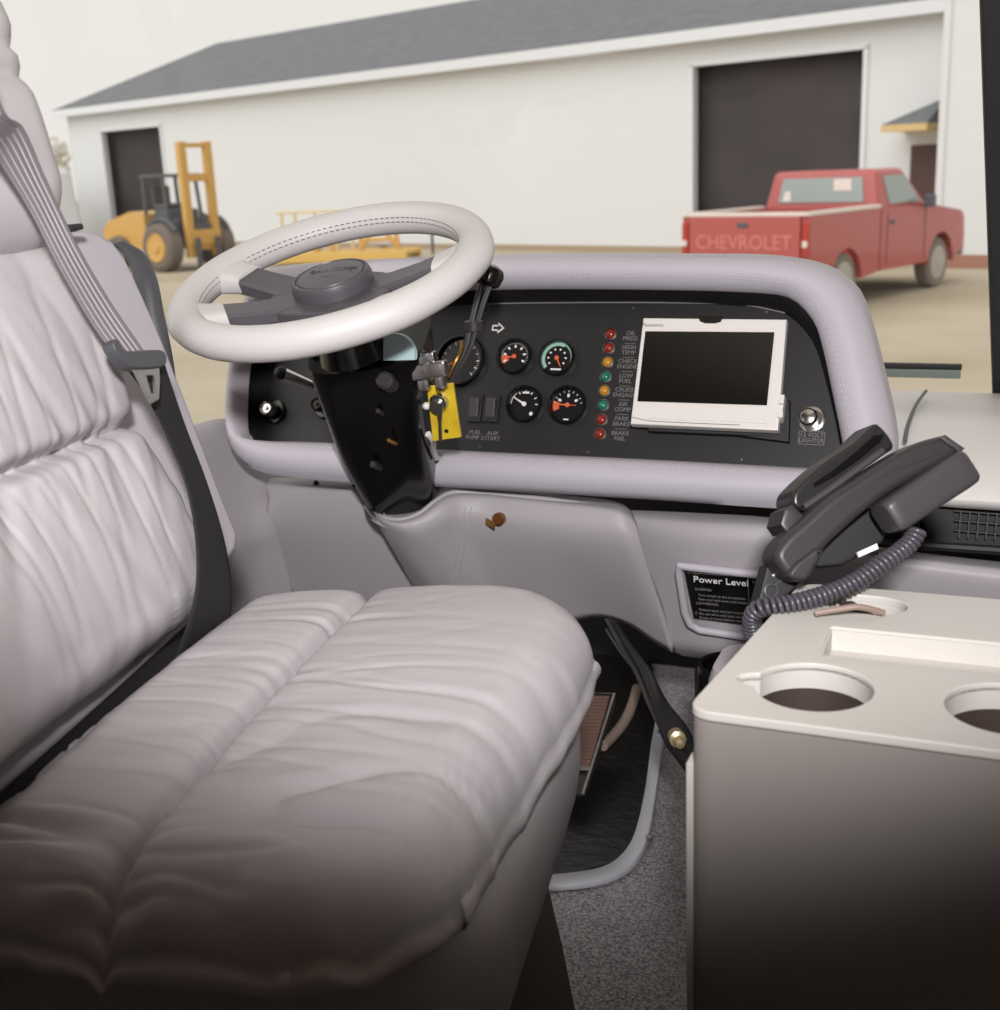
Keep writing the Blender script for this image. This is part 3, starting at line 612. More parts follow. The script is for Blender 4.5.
holes(mb, [op, ip], ZC-TH-.001, (0, 0, (ZC-TH-.001)/2), (V((1, 0, 0)), V((0, 1, 0)), V((0, 0, 1)))); mb.build('body', 'creamside', con, ang=30)
for c in (c1, c2):
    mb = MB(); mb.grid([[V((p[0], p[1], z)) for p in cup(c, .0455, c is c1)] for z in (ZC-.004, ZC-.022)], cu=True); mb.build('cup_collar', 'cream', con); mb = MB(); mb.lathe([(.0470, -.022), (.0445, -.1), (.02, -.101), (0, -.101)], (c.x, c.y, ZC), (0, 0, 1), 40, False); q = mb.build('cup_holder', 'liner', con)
mb = MB(); mb.box(((slot[0][0]+slot[10][0])/2, (sl[0].y+sl[1].y)/2, ZC-.024), (abs(slot[0][0]-slot[10][0])+.01, abs(sl[0].y-sl[1].y)+.01, .006)); 
sx0, sx1, sy0, sy1 = min(p[0] for p in slot), max(p[0] for p in slot), min(p[1] for p in slot), max(p[1] for p in slot)
mb.box(((sx0+sx1)/2, sy1+.004, ZC-.0135), (sx1-sx0+.02, .012, .022)); mb.box(((sx0+sx1)/2, sy0-.004, ZC-.0135), (sx1-sx0+.02, .012, .022)); mb.box((sx0-.004, (sy0+sy1)/2, ZC-.0135), (.012, sy1-sy0, .022)); mb.box((sx1+.004, (sy0+sy1)/2, ZC-.0135), (.012, sy1-sy0, .022)); mb.build('slot_tray', 'cream', con)
mb = MB(); mb.box((c3.x, c3.y, ZC-.045), (.085, .06, .006)); mb.grid([[V((p[0], p[1], z)) for p in ell] for z in (ZC-.007, ZC-.043)], cu=True); mb.build('recess_well', 'cream', con)
mb = MB(); mb.box((c3.x-.006, c3.y, ZC-.02), (.016, .05, .03), (V((.8, .6, 0)), V((-.6, .8, 0)), V((0, 0, 1))), .004); mb.build('recess_clip', 'liner', con)
mb = MB(); mb.box((-.2075, .852, .30), (.006, .02, .5), None, .001); mb.build('edge_strip', 'cream', con)

# ------------------------------------------------------------------ car phone
TP = 1.16
phn = Pl(at(870, 500, TP), rt, up)
phn = Pl(at(870, 500, TP), (rt*1.0 + fw*.10), up + fw*.10)
def ph(x, y, h=0): return phn.px(740+x/3.846, 420+y/3.846, h)
hs = thing('phone_handset', 'dark grey telephone handset leaning in the cradle over the console', 'phone', ph(215, 610))
hout = [(215, 622), (165, 603), (118, 530), (150, 462), (240, 380), (330, 300), (430, 235), (560, 150), (660, 95), (735, 72), (775, 66), (815, 92), (832, 118), (800, 150), (700, 205), (560, 285), (440, 375), (350, 455), (305, 505), (275, 560), (245, 610)]
mb = MB(); ho = spline([ph(x, y, .012) for x, y in hout], 90, True); mb.prism(ho, phn.n, -.026, .014, .008, 4); mb.build('handle', 'phone', hs)
e0, e1 = ph(572, 372, .024), ph(846, 190, .024); eu = (e1-e0).normalized(); ev = phn.n.cross(eu)
rows = []
for t, w, d_ in ((-.07, .75, .8), (-.05, .88, .9), (0, .97, 1), (.08, 1, 1), (.5, 1.02, 1), (.9, 1.05, 1), (1.02, 1.02, .96), (1.06, .92, .85), (1.075, .8, .7)):
    c = e0.lerp(e1, t); rows.append([c + ev*(.0168*w*math.copysign(abs(math.cos(q))**.42, math.cos(q))) + phn.n*(.021*d_*math.copysign(abs(math.sin(q))**.42, math.sin(q))) for q in [2*math.pi*j/32 for j in range(32)]])
mb = MB(); mb.grid(rows, cu=True, cap0=True, cap1=True); mb.build('earpiece', 'phonelt', hs)
mb = MB(); mo = spline([ph(x, y, .014) for x, y in ((300, 505), (275, 560), (245, 612), (215, 622), (165, 603), (185, 560), (235, 520), (270, 495))], 40, True); mb.prism(mo, phn.n, 0, .016, .005, 3); mb.build('mouthpiece', 'phone', hs)
mb = MB(); mb.prism([ph(x, y, .012) for x, y in ((738, 80), (760, 66), (835, 118), (812, 140), (790, 118), (765, 104))], phn.n, 0, .018, .003); mb.build('hook_tab', 'phonelt', hs)
crd = thing('phone_cradle', 'glossy black phone cradle on a bracket behind the handset', 'phone cradle', ph(120, 640, -.02))
cout = [(192, 340), (185, 300), (205, 262), (300, 175), (420, 92), (490, 28), (515, 22), (560, 70), (575, 112), (540, 140), (420, 225), (310, 300), (235, 345)]
mb = MB(); mb.prism(spline([ph(x, y, -.02) for x, y in cout], 70, True), phn.n, -.035, .012, .005, 3); mb.build('cradle_body', mat('cradle_black', (38, 36, 37), .3), crd)
mb = MB(); mb.prism([ph(x, y, -.02) for x, y in ((262, 252), (345, 195), (430, 125), (495, 68), (535, 62), (520, 92), (440, 160), (350, 222), (270, 265))], phn.n, .010, .0135, .001); mb.build('cradle_recess', 'gloss', crd)
mb = MB(); mb.tube(spline([ph(x, y, -.006) for x, y in ((245, 335), (330, 278), (430, 205), (550, 118))], 20), .0035, 8); mb.build('cradle_rib', 'phonelt', crd)
mb = MB(); mb.prism([ph(x, y, -.01) for x, y in ((140, 405), (155, 350), (190, 330), (240, 378), (200, 430), (165, 440))], phn.n, -.03, .012, .004); mb.build('cradle_foot', 'phone', crd)
mb = MB(); mb.prism([ph(x, y, -.01) for x, y in ((290, 520), (330, 440), (480, 330), (560, 330), (590, 400), (560, 470), (480, 520), (400, 560), (300, 565))], phn.n, -.05, -.005, .005); mb.build('mount_block', 'rubber', crd)
mb = MB(); mb.prism([ph(x, y, .02) for x, y in ((478, 505), (555, 470), (562, 490), (485, 524))], phn.n, -.02, -.017); mb.build('label_strip', 'white', crd)
mb = MB(); mb.prism([ph(x, y, -.012) for x, y in ((40, 790), (75, 660), (100, 560), (190, 520), (260, 600), (160, 690), (90, 770))], phn.n, -.02, .004, .003); arm_ = mb.build('bracket_arm', 'rubber', crd)
mb = MB(); cc = ph(120, 657, -.006); mb.tube([cc + phn.x*(.0062*math.cos(R(a))) + phn.y*(.0062*math.sin(R(a))) for a in range(0, 360, 15)], .0012, 6, closed=True); mb.tube([cc + phn.x*.004 + phn.y*.005, cc+phn.x*.011+phn.y*.011], .001, 6); mb.build('ring_clip', 'cord', arm_)
mb = MB(); mb.prism([ph(x, y, -.007) for x, y in ((122, 600), (148, 600), (134, 580))], phn.n, 0, .001); mb.build('arrow_mark', 'white', arm_)
# coiled cord
path = spline([phn.px(x, y, h) for x, y, h in ((918, 530, .024), (908, 545, .026), (885, 562, .03), (858, 580, .03), (830, 593, .03), (800, 602, .03), (778, 606, .028), (762, 608, .022), (754, 614, .012), (752, 624, .0), (753, 634, -.01))], 640)
mb = MB(); hel = []; prev = None
N = 42
for i, p in enumerate(path):
    t = (path[min(i+1, len(path)-1)]-path[max(i-1, 0)]).normalized()
    if prev is None: u = t.cross(V((0, 0, 1))).normalized()
    else: u = (prev - t*prev.dot(t)).normalized()
    prev = u; w = t.cross(u); a = 2*math.pi*N*i/len(path); hel.append(p + (u*math.cos(a) + w*math.sin(a))*.0068)
mb.tube(hel, .0026, 6); mb.build('coiled_cord', 'cord', hs, ang=80)
mb = MB(); mb.tube(spline([onz(*p) for p in ((815, 613, ZC+.006), (840, 609, ZC+.01), (860, 607, ZC+.012), (884, 613, ZC+.004))], 20), .003, 8); tag(mb.build('lead', 'hose'), 'thin brown lead lying over the oval recess of the console', 'wire')

# ------------------------------------------------------------------ driver seat
sf = V((.985, .17, 0)).normalized(); sl_ = V((-.17, .985, 0)).normalized(); UZ = V((0, 0, 1))
def sp(f, l, z): return sf*f + sl_*l + UZ*z
seat = thing('driver_seat', 'grey leather captain seat with puckered cushions, turned sideways to the dash', 'seat', sp(-.4, .85, 0))
def pad(O, ux, uy, n, x0, x1, y0, y1, h, zb, Rp, Rv, disp, NN=260, MM=80, bulge=.01, warp=lambda p: p):
    o = rrect(x0, x1, y0, y1, Rp, 16); o3 = spline([V((p[0], p[1], 0)) for p in o], NN, True); c = V(((x0+x1)/2, (y0+y1)/2, 0))
    hx, hy = (x1-x0)/2, (y1-y0)/2
    def sdf(p):
        qx, qy = abs(p.x-c.x)-(hx-Rp), abs(p.y-c.y)-(hy-Rp)
        return -(math.hypot(max(qx, 0), max(qy, 0)) + min(max(qx, qy), 0) - Rp)
    rows = []
    for i in range(MM+1):
        s = max(1-(1-i/MM)**1.5, .0015); row = []
        for q in o3:
            p = c.lerp(q, s); d = max(sdf(p), 0); e = min(d, Rv)
            z = h - Rv + math.sqrt(max(Rv*Rv-(Rv-e)**2, 0)); dd = disp(p.x, p.y, d)
            p = warp(p); row.append(O + ux*p.x + uy*p.y + n*(z+dd))
        rows.append(row)
    for k in range(1, 9):
        t = k/8; row = []
        for q in o3:
            out = (q-c).normalized(); g_ = bulge*math.sin(math.pi*t*.9) - .03*t*t; wv = .004*noise.noise(V((q.x*22, q.y*22, t*1.5)))
            p = warp(q + out*(g_+wv*math.sin(math.pi*t))); row.append(O + ux*p.x + uy*p.y + n*((h-Rv)*(1-t) + zb*t + disp(q.x, q.y, 0)*(1-t)))
        rows.append(row)
    mb = MB(); mb.grid(rows, cu=True, cap0=True, cap1=True); return mb
def fold(x, y, sx, sy, seed, sharp=7):
    wx = noise.noise(V((x*5, y*5, seed+9)))*.35
    n = noise.noise(V((x*sx, (y+wx*.08)*sy, seed)))
    return max(0, 1-abs(n)*sharp)**1.3
FS = -.418
def cush(x, y, d):                            # x forward, y towards the windshield
    g = -.012*math.exp(-((x-FS)/.007)**2)
    if x > FS: g += .016*math.sin(math.pi*min(max((x-FS+.02)/.30, 0), 1))**.6 + .006*(1-math.exp(-(x-FS)/.012))
    else: g += .016*(1-math.exp(-(FS-x)/.014))
    if x < -.515: g -= .055*min(1, ((-.515-x)/.05)**2)
    near = min(max((1.0-y)/.3, 0), 1)
    e = math.exp(-abs(x-FS)/.05)
    a = .0006 + .0085*near**1.6
    g -= a*fold(x, y, 3.5, 15, 2.1, 8)*(.4+.6*noise.noise(V((x*9, y*9, 4)))+.4); g -= .0020*(.15+near)*fold(x, y, 6, 34, 5.7, 5)
    g += .0018*noise.noise(V((x*6, y*24, 1.3)))*(.3+near)
    g -= .0035*e*max(0, noise.noise(V((x*5, y*46, 7))))*2
    ed = math.exp(-d/.03)
    g += ed*.007*noise.noise(V((x*34, y*34, 3)))*(.35+near)
    g += .008*math.sin(math.pi*min(max((y-.63)/.57, 0), 1))
    return g
mb = pad(V((0, 0, 0)), sf, sl_, UZ, -.66, -.170, .605, 1.20, .564, .492, .115, .056, cush, 320, 120, .010, lambda p: V((p.x - max(0, (p.x-FS)/.255)*.10*max(0, 1.0-p.y), p.y - max(0, (p.y-.8)/.4)*.11*max(0, (FS-p.x)/.2)**1.5, 0)))
mb.build('seat_cushion', 'seat', seat, ang=85)
# skirt and pedestal
mb = MB(); rows = []
for z, i in ((.515, .03), (.495, .010), (.47, .004), (.43, .004), (.40, .008), (.36, .018), (.325, .030), (.32, .045)):
    o = rrect(-.64+i*.4, -.178-i*1.1, .635+i*.6, 1.185-i*.5, .115, 10); rows.append([sp(p[0], p[1], z) for p in o])
mb.grid(rows, cu=True, cap0=True, cap1=True); mb.build('skirt', 'skirt', seat, ang=60)
mb = MB(); rows = []
for z, i in ((.33, .08), (.2, .06), (.08, .045), (0, .035)):
    o = rrect(-.62, -.150-i, .70, 1.16-i*.6, .03, 6); rows.append([sp(p[0], p[1], z) for p in o])
mb.grid(rows, cu=True, cap0=True, cap1=True); mb.build('pedestal', mat('pedestal_dark', (70, 64, 62), .7), seat)
# backrest: reclined frame
RC = R(14.5); bu = (-sf*math.sin(RC) + UZ*math.cos(RC)).normalized(); bn = (sf*math.cos(RC) + UZ*math.sin(RC)).normalized()
BO = sf*(-.545) + UZ*.58                       # y=0 at cushion level, measured along bu; x along seat-left
BPl = Pl(BO, sl_, bu)                           # its n points backwards or forwards, so use bn explicitly
def bp(l, t, h): return BO + sl_*l + bu*t + bn*h
# smooth outer shell with a slanting far edge
mb = MB(); rows = []
HS = -.05
def bl(x, y): p = onp(x, y, BO + bn*HS, bn) - BO; return (p.dot(sl_), p.dot(bu))
ol = [(.50, -.01), (1.13, -.01), (1.15, .01)] + [bl(*p) for p in ((241, 545), (226, 500), (201, 433), (168, 347), (141, 285), (122, 246), (112, 237), (98, 231), (80, 228))] + [(.98, .405), (.56, .405), (.52, .37), (.50, .2)]
mb.prism(spline([bp(a, b, 0) for a, b in ol], 90, True), bn, -.11, HS, .012, 4); mb.build('backrest_shell', 'seatshell', seat); mb = MB(); mb.box(bp(.82, -.06, -.085), (.58, .14, .05), (sl_, bu, bn), .008); mb.build('backrest_gap_dark', 'webdark', seat)  # dark box added to blacken the gap between backrest and cushion
SE = .208
def back(x, y, d):
    g = -.018*math.exp(-((y-SE)/.007)**2)
    g += .007 + .016*(math.sin(math.pi*min(max((y+.02)/(SE+.02), 0), 1))**.6 if y < SE else math.sin(math.pi*min(max((y-SE)/(.42-SE), 0), 1))**.6)
    e = math.exp(-abs(y-SE)/.07)
    g -= .005*e*max(0, noise.noise(V((x*34+abs(y-SE)*18, y*4, 5))))*1.8
    g -= .0018*fold(y, x, 4, 26, 6.2, 6)
    g += .0020*noise.noise(V((x*34+y*14, y*5, 2.3)))
    ed = math.exp(-d/.035)
    g += ed*.006*noise.noise(V((x*14, y*36, 8)))
    return g
mb = pad(BO, sl_, bu, bn, .52, 1.104, .002, .402, -.014, -.075, .07, .045, back, 280, 100, .004, lambda p: V((p.x - max(0, (p.x-.75)/.33)*.05*max(0, p.y)/.37, p.y, 0)))
mb.build('backrest_cushion', 'seat', seat, ang=85)
def head(x, y, d):
    g = -.008*math.exp(-((y-.532)/.008)**2) - .008*math.exp(-((y-.560)/.008)**2) + .004*noise.noise(V((x*10, y*26, 3)))
    return g
mb = pad(BO, sl_, bu, bn, .60, 1.062, .375, .68, .022, -.09, .09, .045, head, 160, 60, .01)
mb.build('headrest', 'seat', seat, ang=85)
mb = MB(); rows = []
ar = spline([onp(x, y, BO + bn*h, bn) for x, y, h in ((118, 243, -.12), (136, 256, -.10), (146, 282, -.09), (152, 315, -.09), (160, 350, -.09), (172, 400, -.09))], 30)
for i, p in enumerate(ar):
    k = math.sin(math.pi*min(max(i/29, .06), .94))**.3; rows.append([p + sl_*(.014*k*math.cos(q)) + bn*(.014*k*math.sin(q)) for q in [2*math.pi*j/16 for j in range(16)]])
mb.grid(rows, cu=True, cap0=True, cap1=True); mb.build('armrest', 'arm', seat)
mb = MB(); mb.box(bp(1.08, .40, -.02), (.03, .006, .012), (sl_, bu, bn), .002); mb.build('belt_slot', 'rubber', seat)

# ------------------------------------------------------------------ seat belt
belt = thing('seat_belt', 'striped grey seat belt with black lower strap hanging over the seat back', 'seat belt', bp(1.1, 0, .05))
def bpx(x, y, h): return onp(x, y, BO + bn*h, bn)
L_ = [(-60, 40), (-20, 128), (0, 163), (30, 212), (60, 270), (92, 325), (112, 352), (118, 362)]
R_ = [(-30, 8), (0, 106), (22, 128), (45, 180), (75, 243), (108, 300), (142, 350), (148, 358)]
def ribbon(Lp, Rp, hs_, n=60, m=12, ridge=0):
    a = spline([bpx(x, y, h) for (x, y), h in zip(Lp, hs_)], n); b = spline([bpx(x, y, h) for (x, y), h in zip(Rp, hs_)], n)
    return [[p.lerp(q, j/m) + bn*(ridge*(.5-.5*math.cos(2*math.pi*j/m*5))) for j in range(m+1)] for p, q in zip(a, b)]
rb = ribbon(L_, R_, [.10, .08, .06, .05, .045, .04, .04, .035], 80, 40, .0004)
mb = MB(); mb.grid(rb); bw = solid(mb.build('shoulder_webbing', mat('grey_webbing', (128, 121, 127), .7, bump=(900, .35, .0006)), belt, ang=60), .0014)
mb = MB()
for k in (5, 12, 19, 26, 33):
    mb.grid([[r_[k]+bn*.0012 - (r_[k+1]-r_[k])*.8, r_[k]+bn*.0012 + (r_[k+1]-r_[k])*.8] for r_ in rb])
solid(mb.build('webbing_stripe', mat('webbing_stripe', (190, 183, 188), .8), bw), .0004)
LL = [(126, 368), (145, 395), (164, 432), (184, 480), (194, 530), (196, 580), (188, 620), (170, 670)]
RR_ = [(160, 352), (168, 378), (184, 425), (205, 480), (222, 535), (230, 580), (230, 620), (228, 670)]
rb = ribbon(LL, RR_, [.03, .028, .026, .026, .026, .022, .01, -.02], 60, 8)
mb = MB(); mb.grid(rb); tag(solid(mb.build('lap_webbing', 'webdark', belt, ang=60), .0014), 'black lower strap')
TPl = Pl(bpx(135, 360, .045), bpx(162, 352, .045)-bpx(108, 352, .045), bu)
mb = MB(); to = spline([TPl.px(x, y) for x, y in ((108, 345), (112, 340), (116, 346), (122, 352), (146, 351), (158, 352), (162, 360), (158, 368), (132, 370), (122, 366), (113, 356))], 50, True); mb.prism(to, TPl.n, -.006, .006, .002, 3); tg = mb.build('latch_holder', 'arm', belt)
mb = MB(); outer = [(131, 368), (157, 366), (158, 380), (157, 400), (150, 404), (146, 398), (139, 384)]; 
lt = Pl(TPl.o, TPl.x, TPl.y); loc = lambda p: ((lt.px(*p)-lt.o).dot(lt.x), (lt.px(*p)-lt.o).dot(lt.y))
holes(mb, [[loc(p) for p in outer], [loc(p) for p in ((144, 376), (152.5, 375.5), (153.5, 394), (149, 394))]], .003, lt.o + lt.n*.001, lt.B(), .0006); mb.build('latch_tongue', 'steel', tg)

# ------------------------------------------------------------------ footwell
def fpoly(pts, z): return [onz(x, y, z) for x, y in pts]
mo = [(300, 600), (540, 600), (600, 622), (640, 640), (655, 680), (662, 705), (655, 745), (648, 790), (638, 836), (626, 858), (605, 870), (575, 876), (530, 880), (300, 800)]
mb = MB(); mb.prism(spline(fpoly(mo, .0), 80, True), UZ, .001, .008, .002); fm = mb.build('floor_mat', 'matblk'); tag(fm, 'black rubber footwell mat between seat and console', 'mat')
so = [(655, 690), (667, 712), (664, 745), (658, 790), (650, 838), (636, 866), (612, 882), (578, 889), (530, 892)]
si = [(650, 690), (656, 712), (651, 745), (645, 790), (635, 832), (622, 854), (604, 866), (575, 872), (530, 876)]
mb = MB(); a, b = spline(fpoly(so, .004), 50), spline(fpoly(si, .0095), 50)
mb.grid([a, [p.lerp(q, .15)+UZ*.005 for p, q in zip(a, b)], b]); es = solid(mb.build('edge_strip', 'strip'), .003); tag(es, 'light metal strip edging the black footwell mat', 'trim strip')
for x, y in ((660, 731), (649, 837)):
    q = MB(); q.lathe([(.006, -.004), (.005, .002), (0, .003)], onz(x, y, .012), UZ, 12); q.build('screw', 'steel', es)
# pedal with metal surround
ped = thing('pedal', 'ribbed brown pedal in a thin metal frame on the footwell mat', 'pedal', onz(595, 760, .01))
pc = [ony(x, y, Y) for x, y, Y in ((562, 796, 1.63), (583, 796, 1.63), (614.5, 695, 1.86), (540, 693, 1.86))]
PQ = Pl(pc[0], pc[1]-pc[0], pc[3]-pc[0]); n_ = (pc[1]-pc[0]).cross(pc[2]-pc[1]).normalized()
mb = MB(); mb.prism(pc, n_, -.012, 0); mb.build('pad', 'matblk', ped)
mb = MB(); fr = [p + n_*.002 for p in pc]; mb.tube(fr, .0028, 6, closed=True); l_ = pc[0].lerp(pc[3], .24); r2 = pc[1].lerp(pc[2], .24); mb.tube([l_+n_*.002, r2+n_*.002], .004, 6); mb.build('frame', 'steel', ped)
for i in range(20):
    t = .28 + .68*i/19; a, b = pc[0].lerp(pc[3], t), pc[1].lerp(pc[2], t); a, b = a.lerp(b, .03), b.lerp(a, .05)
    if i == 0: mb = MB()
    mb.tube([a+n_*.001, b+n_*.001], .0042, 6)
mb.build('rubber_ribs', 'brown', ped)
mb = MB(); mb.tube(spline([ony(*p) for p in ((637, 688, 1.95), (632, 705, 1.90), (624, 722, 1.85), (612, 737, 1.80), (603, 746, 1.76))], 20), .009, 10); tag(mb.build('hose', 'hose'), 'bent tan hose beside the ribbed pedal', 'hose')
# black cable bundle
cb = thing('cable_bundle', 'black cable bundle with brass fitting running down to the console foot', 'cable', ony(690, 765, 1.33))
P_ = [ony(*p) for p in ((612, 622, 1.92), (628, 648, 1.84), (645, 672, 1.72), (658, 700, 1.60), (672, 728, 1.48), (686, 752, 1.40), (700, 775, 1.34))]
mb = MB(); ln = spline(P_, 40); mb.tube(ln, [.008+.005*(i/39) + .007*math.exp(-((i-31)/5)**2) for i in range(40)], 12); mb.build('sleeve', 'rubber', cb)
mb = MB()
for k in range(3): mb.tube([p + V((.012*math.cos(k*2.1+i*.06), -.012, .012*math.sin(k*2.1+i*.06)))*(1-.2*i/39) for i, p in enumerate(ln[:30])], .0035, 6)
mb.build('wire', 'phone', cb)
fit = ony(677, 738, 1.39); mb = MB(); mb.lathe([(.007, -.018), (.011, -.010), (.011, .006), (.006, .008), (.006, .024), (0, .025)], fit, (ln[32]-ln[28]), 10); mb.box(fit + V((.014, -.004, -.022)), (.010, .008, .022), None, .002); mb.build('brass_fitting', mat('pale_brass', (206, 190, 150), .35, .7), cb)
# things behind the console
mb = MB(); c = ony(746, 665, 1.36); rows = []
for z, s in ((0, .85), (.2, .92), (.36, 1), (.405, .98), (.42, .9)): rows.append([V((c.x+.02+p[0]*s, 1.36+p[1]*s, z)) for p in rrect(-.06, .1, -.06, .06, .035, 6)])
bn_ = thing('plastic_bin', 'grey round-cornered bin tucked behind the console corner', 'bin', (c.x, 1.36, 0))
mb.grid(rows, cu=True, cap0=True, cap1=True); mb.build('bin_body', 'knee', bn_)
mb = MB(); mb.prism([V((c.x+.03+p[0]*.7, 1.36+p[1]*.6, .4195)) for p in rrect(-.06, .1, -.06, .06, .03, 6)], UZ, 0, .004); mb.build('bin_opening', 'recess', bn_)
mb = MB(); c = ony(722, 690, 1.48); mb.lathe([(.048, 0), (.05, .01), (.05, c.z+.02), (.046, c.z+.03), (.04, c.z+.03), (.038, c.z+.01), (0, c.z+.01)], (c.x+.01, 1.5, 0), UZ, 28); tag(mb.build('canister', 'gloss'), 'black round canister standing beside the grey bin behind the console', 'canister')

# ------------------------------------------------------------------ outside: yard
mb = MB(); mb.box((0, 60, GZ-.1), (260, 200, .2)); struct('ground', mb, 'ground')
A = V((-1.0, 25.3, GZ)); bd = V((-.94, .341, 0)).normalized(); bnv = V((bd.y, -bd.x, 0)).normalized()   # bnv: away from the camera
if bnv.y < 0: bnv = -bnv
WP = Pl(A, -bd, UZ)
def wl(x, y): p = onp(x, y, A, bnv); return ((p-A).dot(bd), p.z-GZ)
s0, s1 = wl(934, 250)[0], wl(75, 180)[0]
eh = 4.75
eL, eR = wl(70, 111)[1], wl(935, 6)[1]; eh = (eL+eR)/2
b_ = thing('warehouse', 'long white metal building with slate roof and two dark doorways', 'building', A + bd*(s1/2))
def bw_(s, z, off=0): return A + bd*s + UZ*z + bnv*off
dl0, dl1 = wl(108, 180)[0], wl(166, 180)[0]; dr0, dr1 = wl(694, 150)[0], wl(861, 150)[0]
dlt = (wl(103, 133)[1]+wl(163, 125)[1])/2; drt = (wl(695, 66)[1]+wl(862, 50)[1])/2
outl = [(s0, .12), (dr1, .12), (dr1, drt), (dr0, drt), (dr0, .12), (dl1, .12), (dl1, dlt), (dl0, dlt), (dl0, .12), (s1, .12), (s1, eh), (s0, eh)]
mb = MB(); holes(mb, [outl], .15, A + bnv*.075, (bd, UZ, bnv)); 
D = 14.0; rid = eh + 2.55
mb.prism([bw_(s1, .1), bw_(s1, .1, D), bw_(s1, eh, D), bw_(s1, rid, D/2), bw_(s1, eh)], bd, -.15, 0)
mb.prism([bw_(s0-8, .1, .2), bw_(s0-8, .1, D), bw_(s0-8, eh, D), bw_(s0-8, rid, D/2), bw_(s0-8, eh, .2)], bd, 0, .15)
mb.prism([bw_(s0, .1, D), bw_(s1, .1, D), bw_(s1, eh, D), bw_(s0, eh, D)], bnv, 0, .15)
bwall = mb.build('wall', 'wall', b_)
ov = .35
mb = MB()
# front slope and back slope, thick slabs
def slab(p, n, t): mb.prism(p, n, 0, t)
nf = (bd.cross((bw_(0, rid, D/2)-bw_(0, eh, -ov)))).normalized(); nf = nf if nf.z > 0 else -nf
slab([bw_(s0-9, eh, -ov), bw_(s1+.3, eh, -ov), bw_(s1+.3, rid, D/2), bw_(s0-9, rid, D/2)], nf, .08)
nb_ = (bd.cross((bw_(0, rid, D/2)-bw_(0, eh, D+ov)))).normalized(); nb_ = nb_ if nb_.z > 0 else -nb_
slab([bw_(s0-9, eh, D+ov), bw_(s1+.3, eh, D+ov), bw_(s1+.3, rid, D/2), bw_(s0-9, rid, D/2)], nb_, .08)
mb.build('roof', 'roof', b_)
mb = MB(); mb.box(bw_((s0+s1)/2-4.3, eh-.06, -ov-.02), (s1-s0+9.3, .06, .24), (bd, bnv, UZ)); mb.box(bw_((s0+s1)/2-4.3, eh-.14, -ov/2), (s1-s0+9.3, ov, .04), (bd, bnv, UZ)); mb.build('eave_fascia', 'trimw', b_)
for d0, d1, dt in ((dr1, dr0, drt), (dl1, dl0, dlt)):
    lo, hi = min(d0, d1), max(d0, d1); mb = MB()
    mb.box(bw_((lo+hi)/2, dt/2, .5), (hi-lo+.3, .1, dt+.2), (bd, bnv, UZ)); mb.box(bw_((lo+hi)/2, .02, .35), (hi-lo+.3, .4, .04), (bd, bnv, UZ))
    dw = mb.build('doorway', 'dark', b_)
    mb = MB()
    for q in (lo-.05, hi+.05): mb.box(bw_(q, dt/2+.05, -.02), (.1, .06, dt), (bd, bnv, UZ))
    mb.box(bw_((lo+hi)/2, dt+.05, -.02), (hi-lo+.2, .06, .1), (bd, bnv, UZ)); mb.build('door_trim', 'trimw', dw)
mb = MB()
for a, b in ((s0, dr1), (dr0, dl1), (dl0, s1)): mb.box(bw_((a+b)/2, .06, .06), (abs(b-a), .2, .16), (bd, bnv, UZ))
mb.build('foundation', 'found', b_)
# projecting wing at the right
wq = onp(937, 200, A - bnv*2.2, bnv); w0 = (wq-A).dot(bd)
mb = MB(); wc = bw_(w0-4, 2.7, .5); mb.box(wc, (8, 5.4, 5.1), (bd, bnv, UZ)); mb.box(bw_(w0-.04, 2.7, -2.22), (.12, .06, 5.1), (bd, bnv, UZ)); wing = mb.build('wing_wall', 'wall', b_)
mb = MB(); mb.box(bw_(w0-4, .1, .5), (8.02, 5.44, .26), (bd, bnv, UZ)); mb.build('wing_base', 'brick', b_)
# entrance canopy and door
cs0 = (onp(881, 128, A-bnv*1.0, bnv)-A).dot(bd); cz = onp(881, 125, A-bnv*1.0, bnv).z-GZ; cs1 = wl(934, 125)[0]; czt = wl(934, 97)[1]
mb = MB(); p = [bw_(cs0, cz, 0), bw_(cs1-.3, cz, 0), bw_(cs1-.3, cz, -1.0), bw_(cs0, cz, -1.0)]; q = [bw_(cs0-.8, czt, 0), bw_(cs1-.3, czt, 0), bw_(cs1-.3, czt, -.1), bw_(cs0-.9, czt, -.1)]
mb.hexa([p[3], p[2], p[1], p[0], q[3], q[2], q[1], q[0]]); cn = mb.build('entrance_canopy', 'roof', b_)
mb = MB(); mb.box(bw_((cs0+cs1-.3)/2, cz-.07, -.5), (abs(cs1-.3-cs0), 1.0, .13), (bd, bnv, UZ)); mb.build('canopy_fascia', 'wood', cn)
d0 = wl(912, 150)[0]; mb = MB(); mb.box(bw_(d0-.55, 1.05, -.02), (1.1, .06, 2.1), (bd, bnv, UZ)); mb.box(bw_(d0-.55, 1.05, -.06), (.8, .05, 1.6), (bd, bnv, UZ)); mb.build('entrance_door', 'doorb', b_)

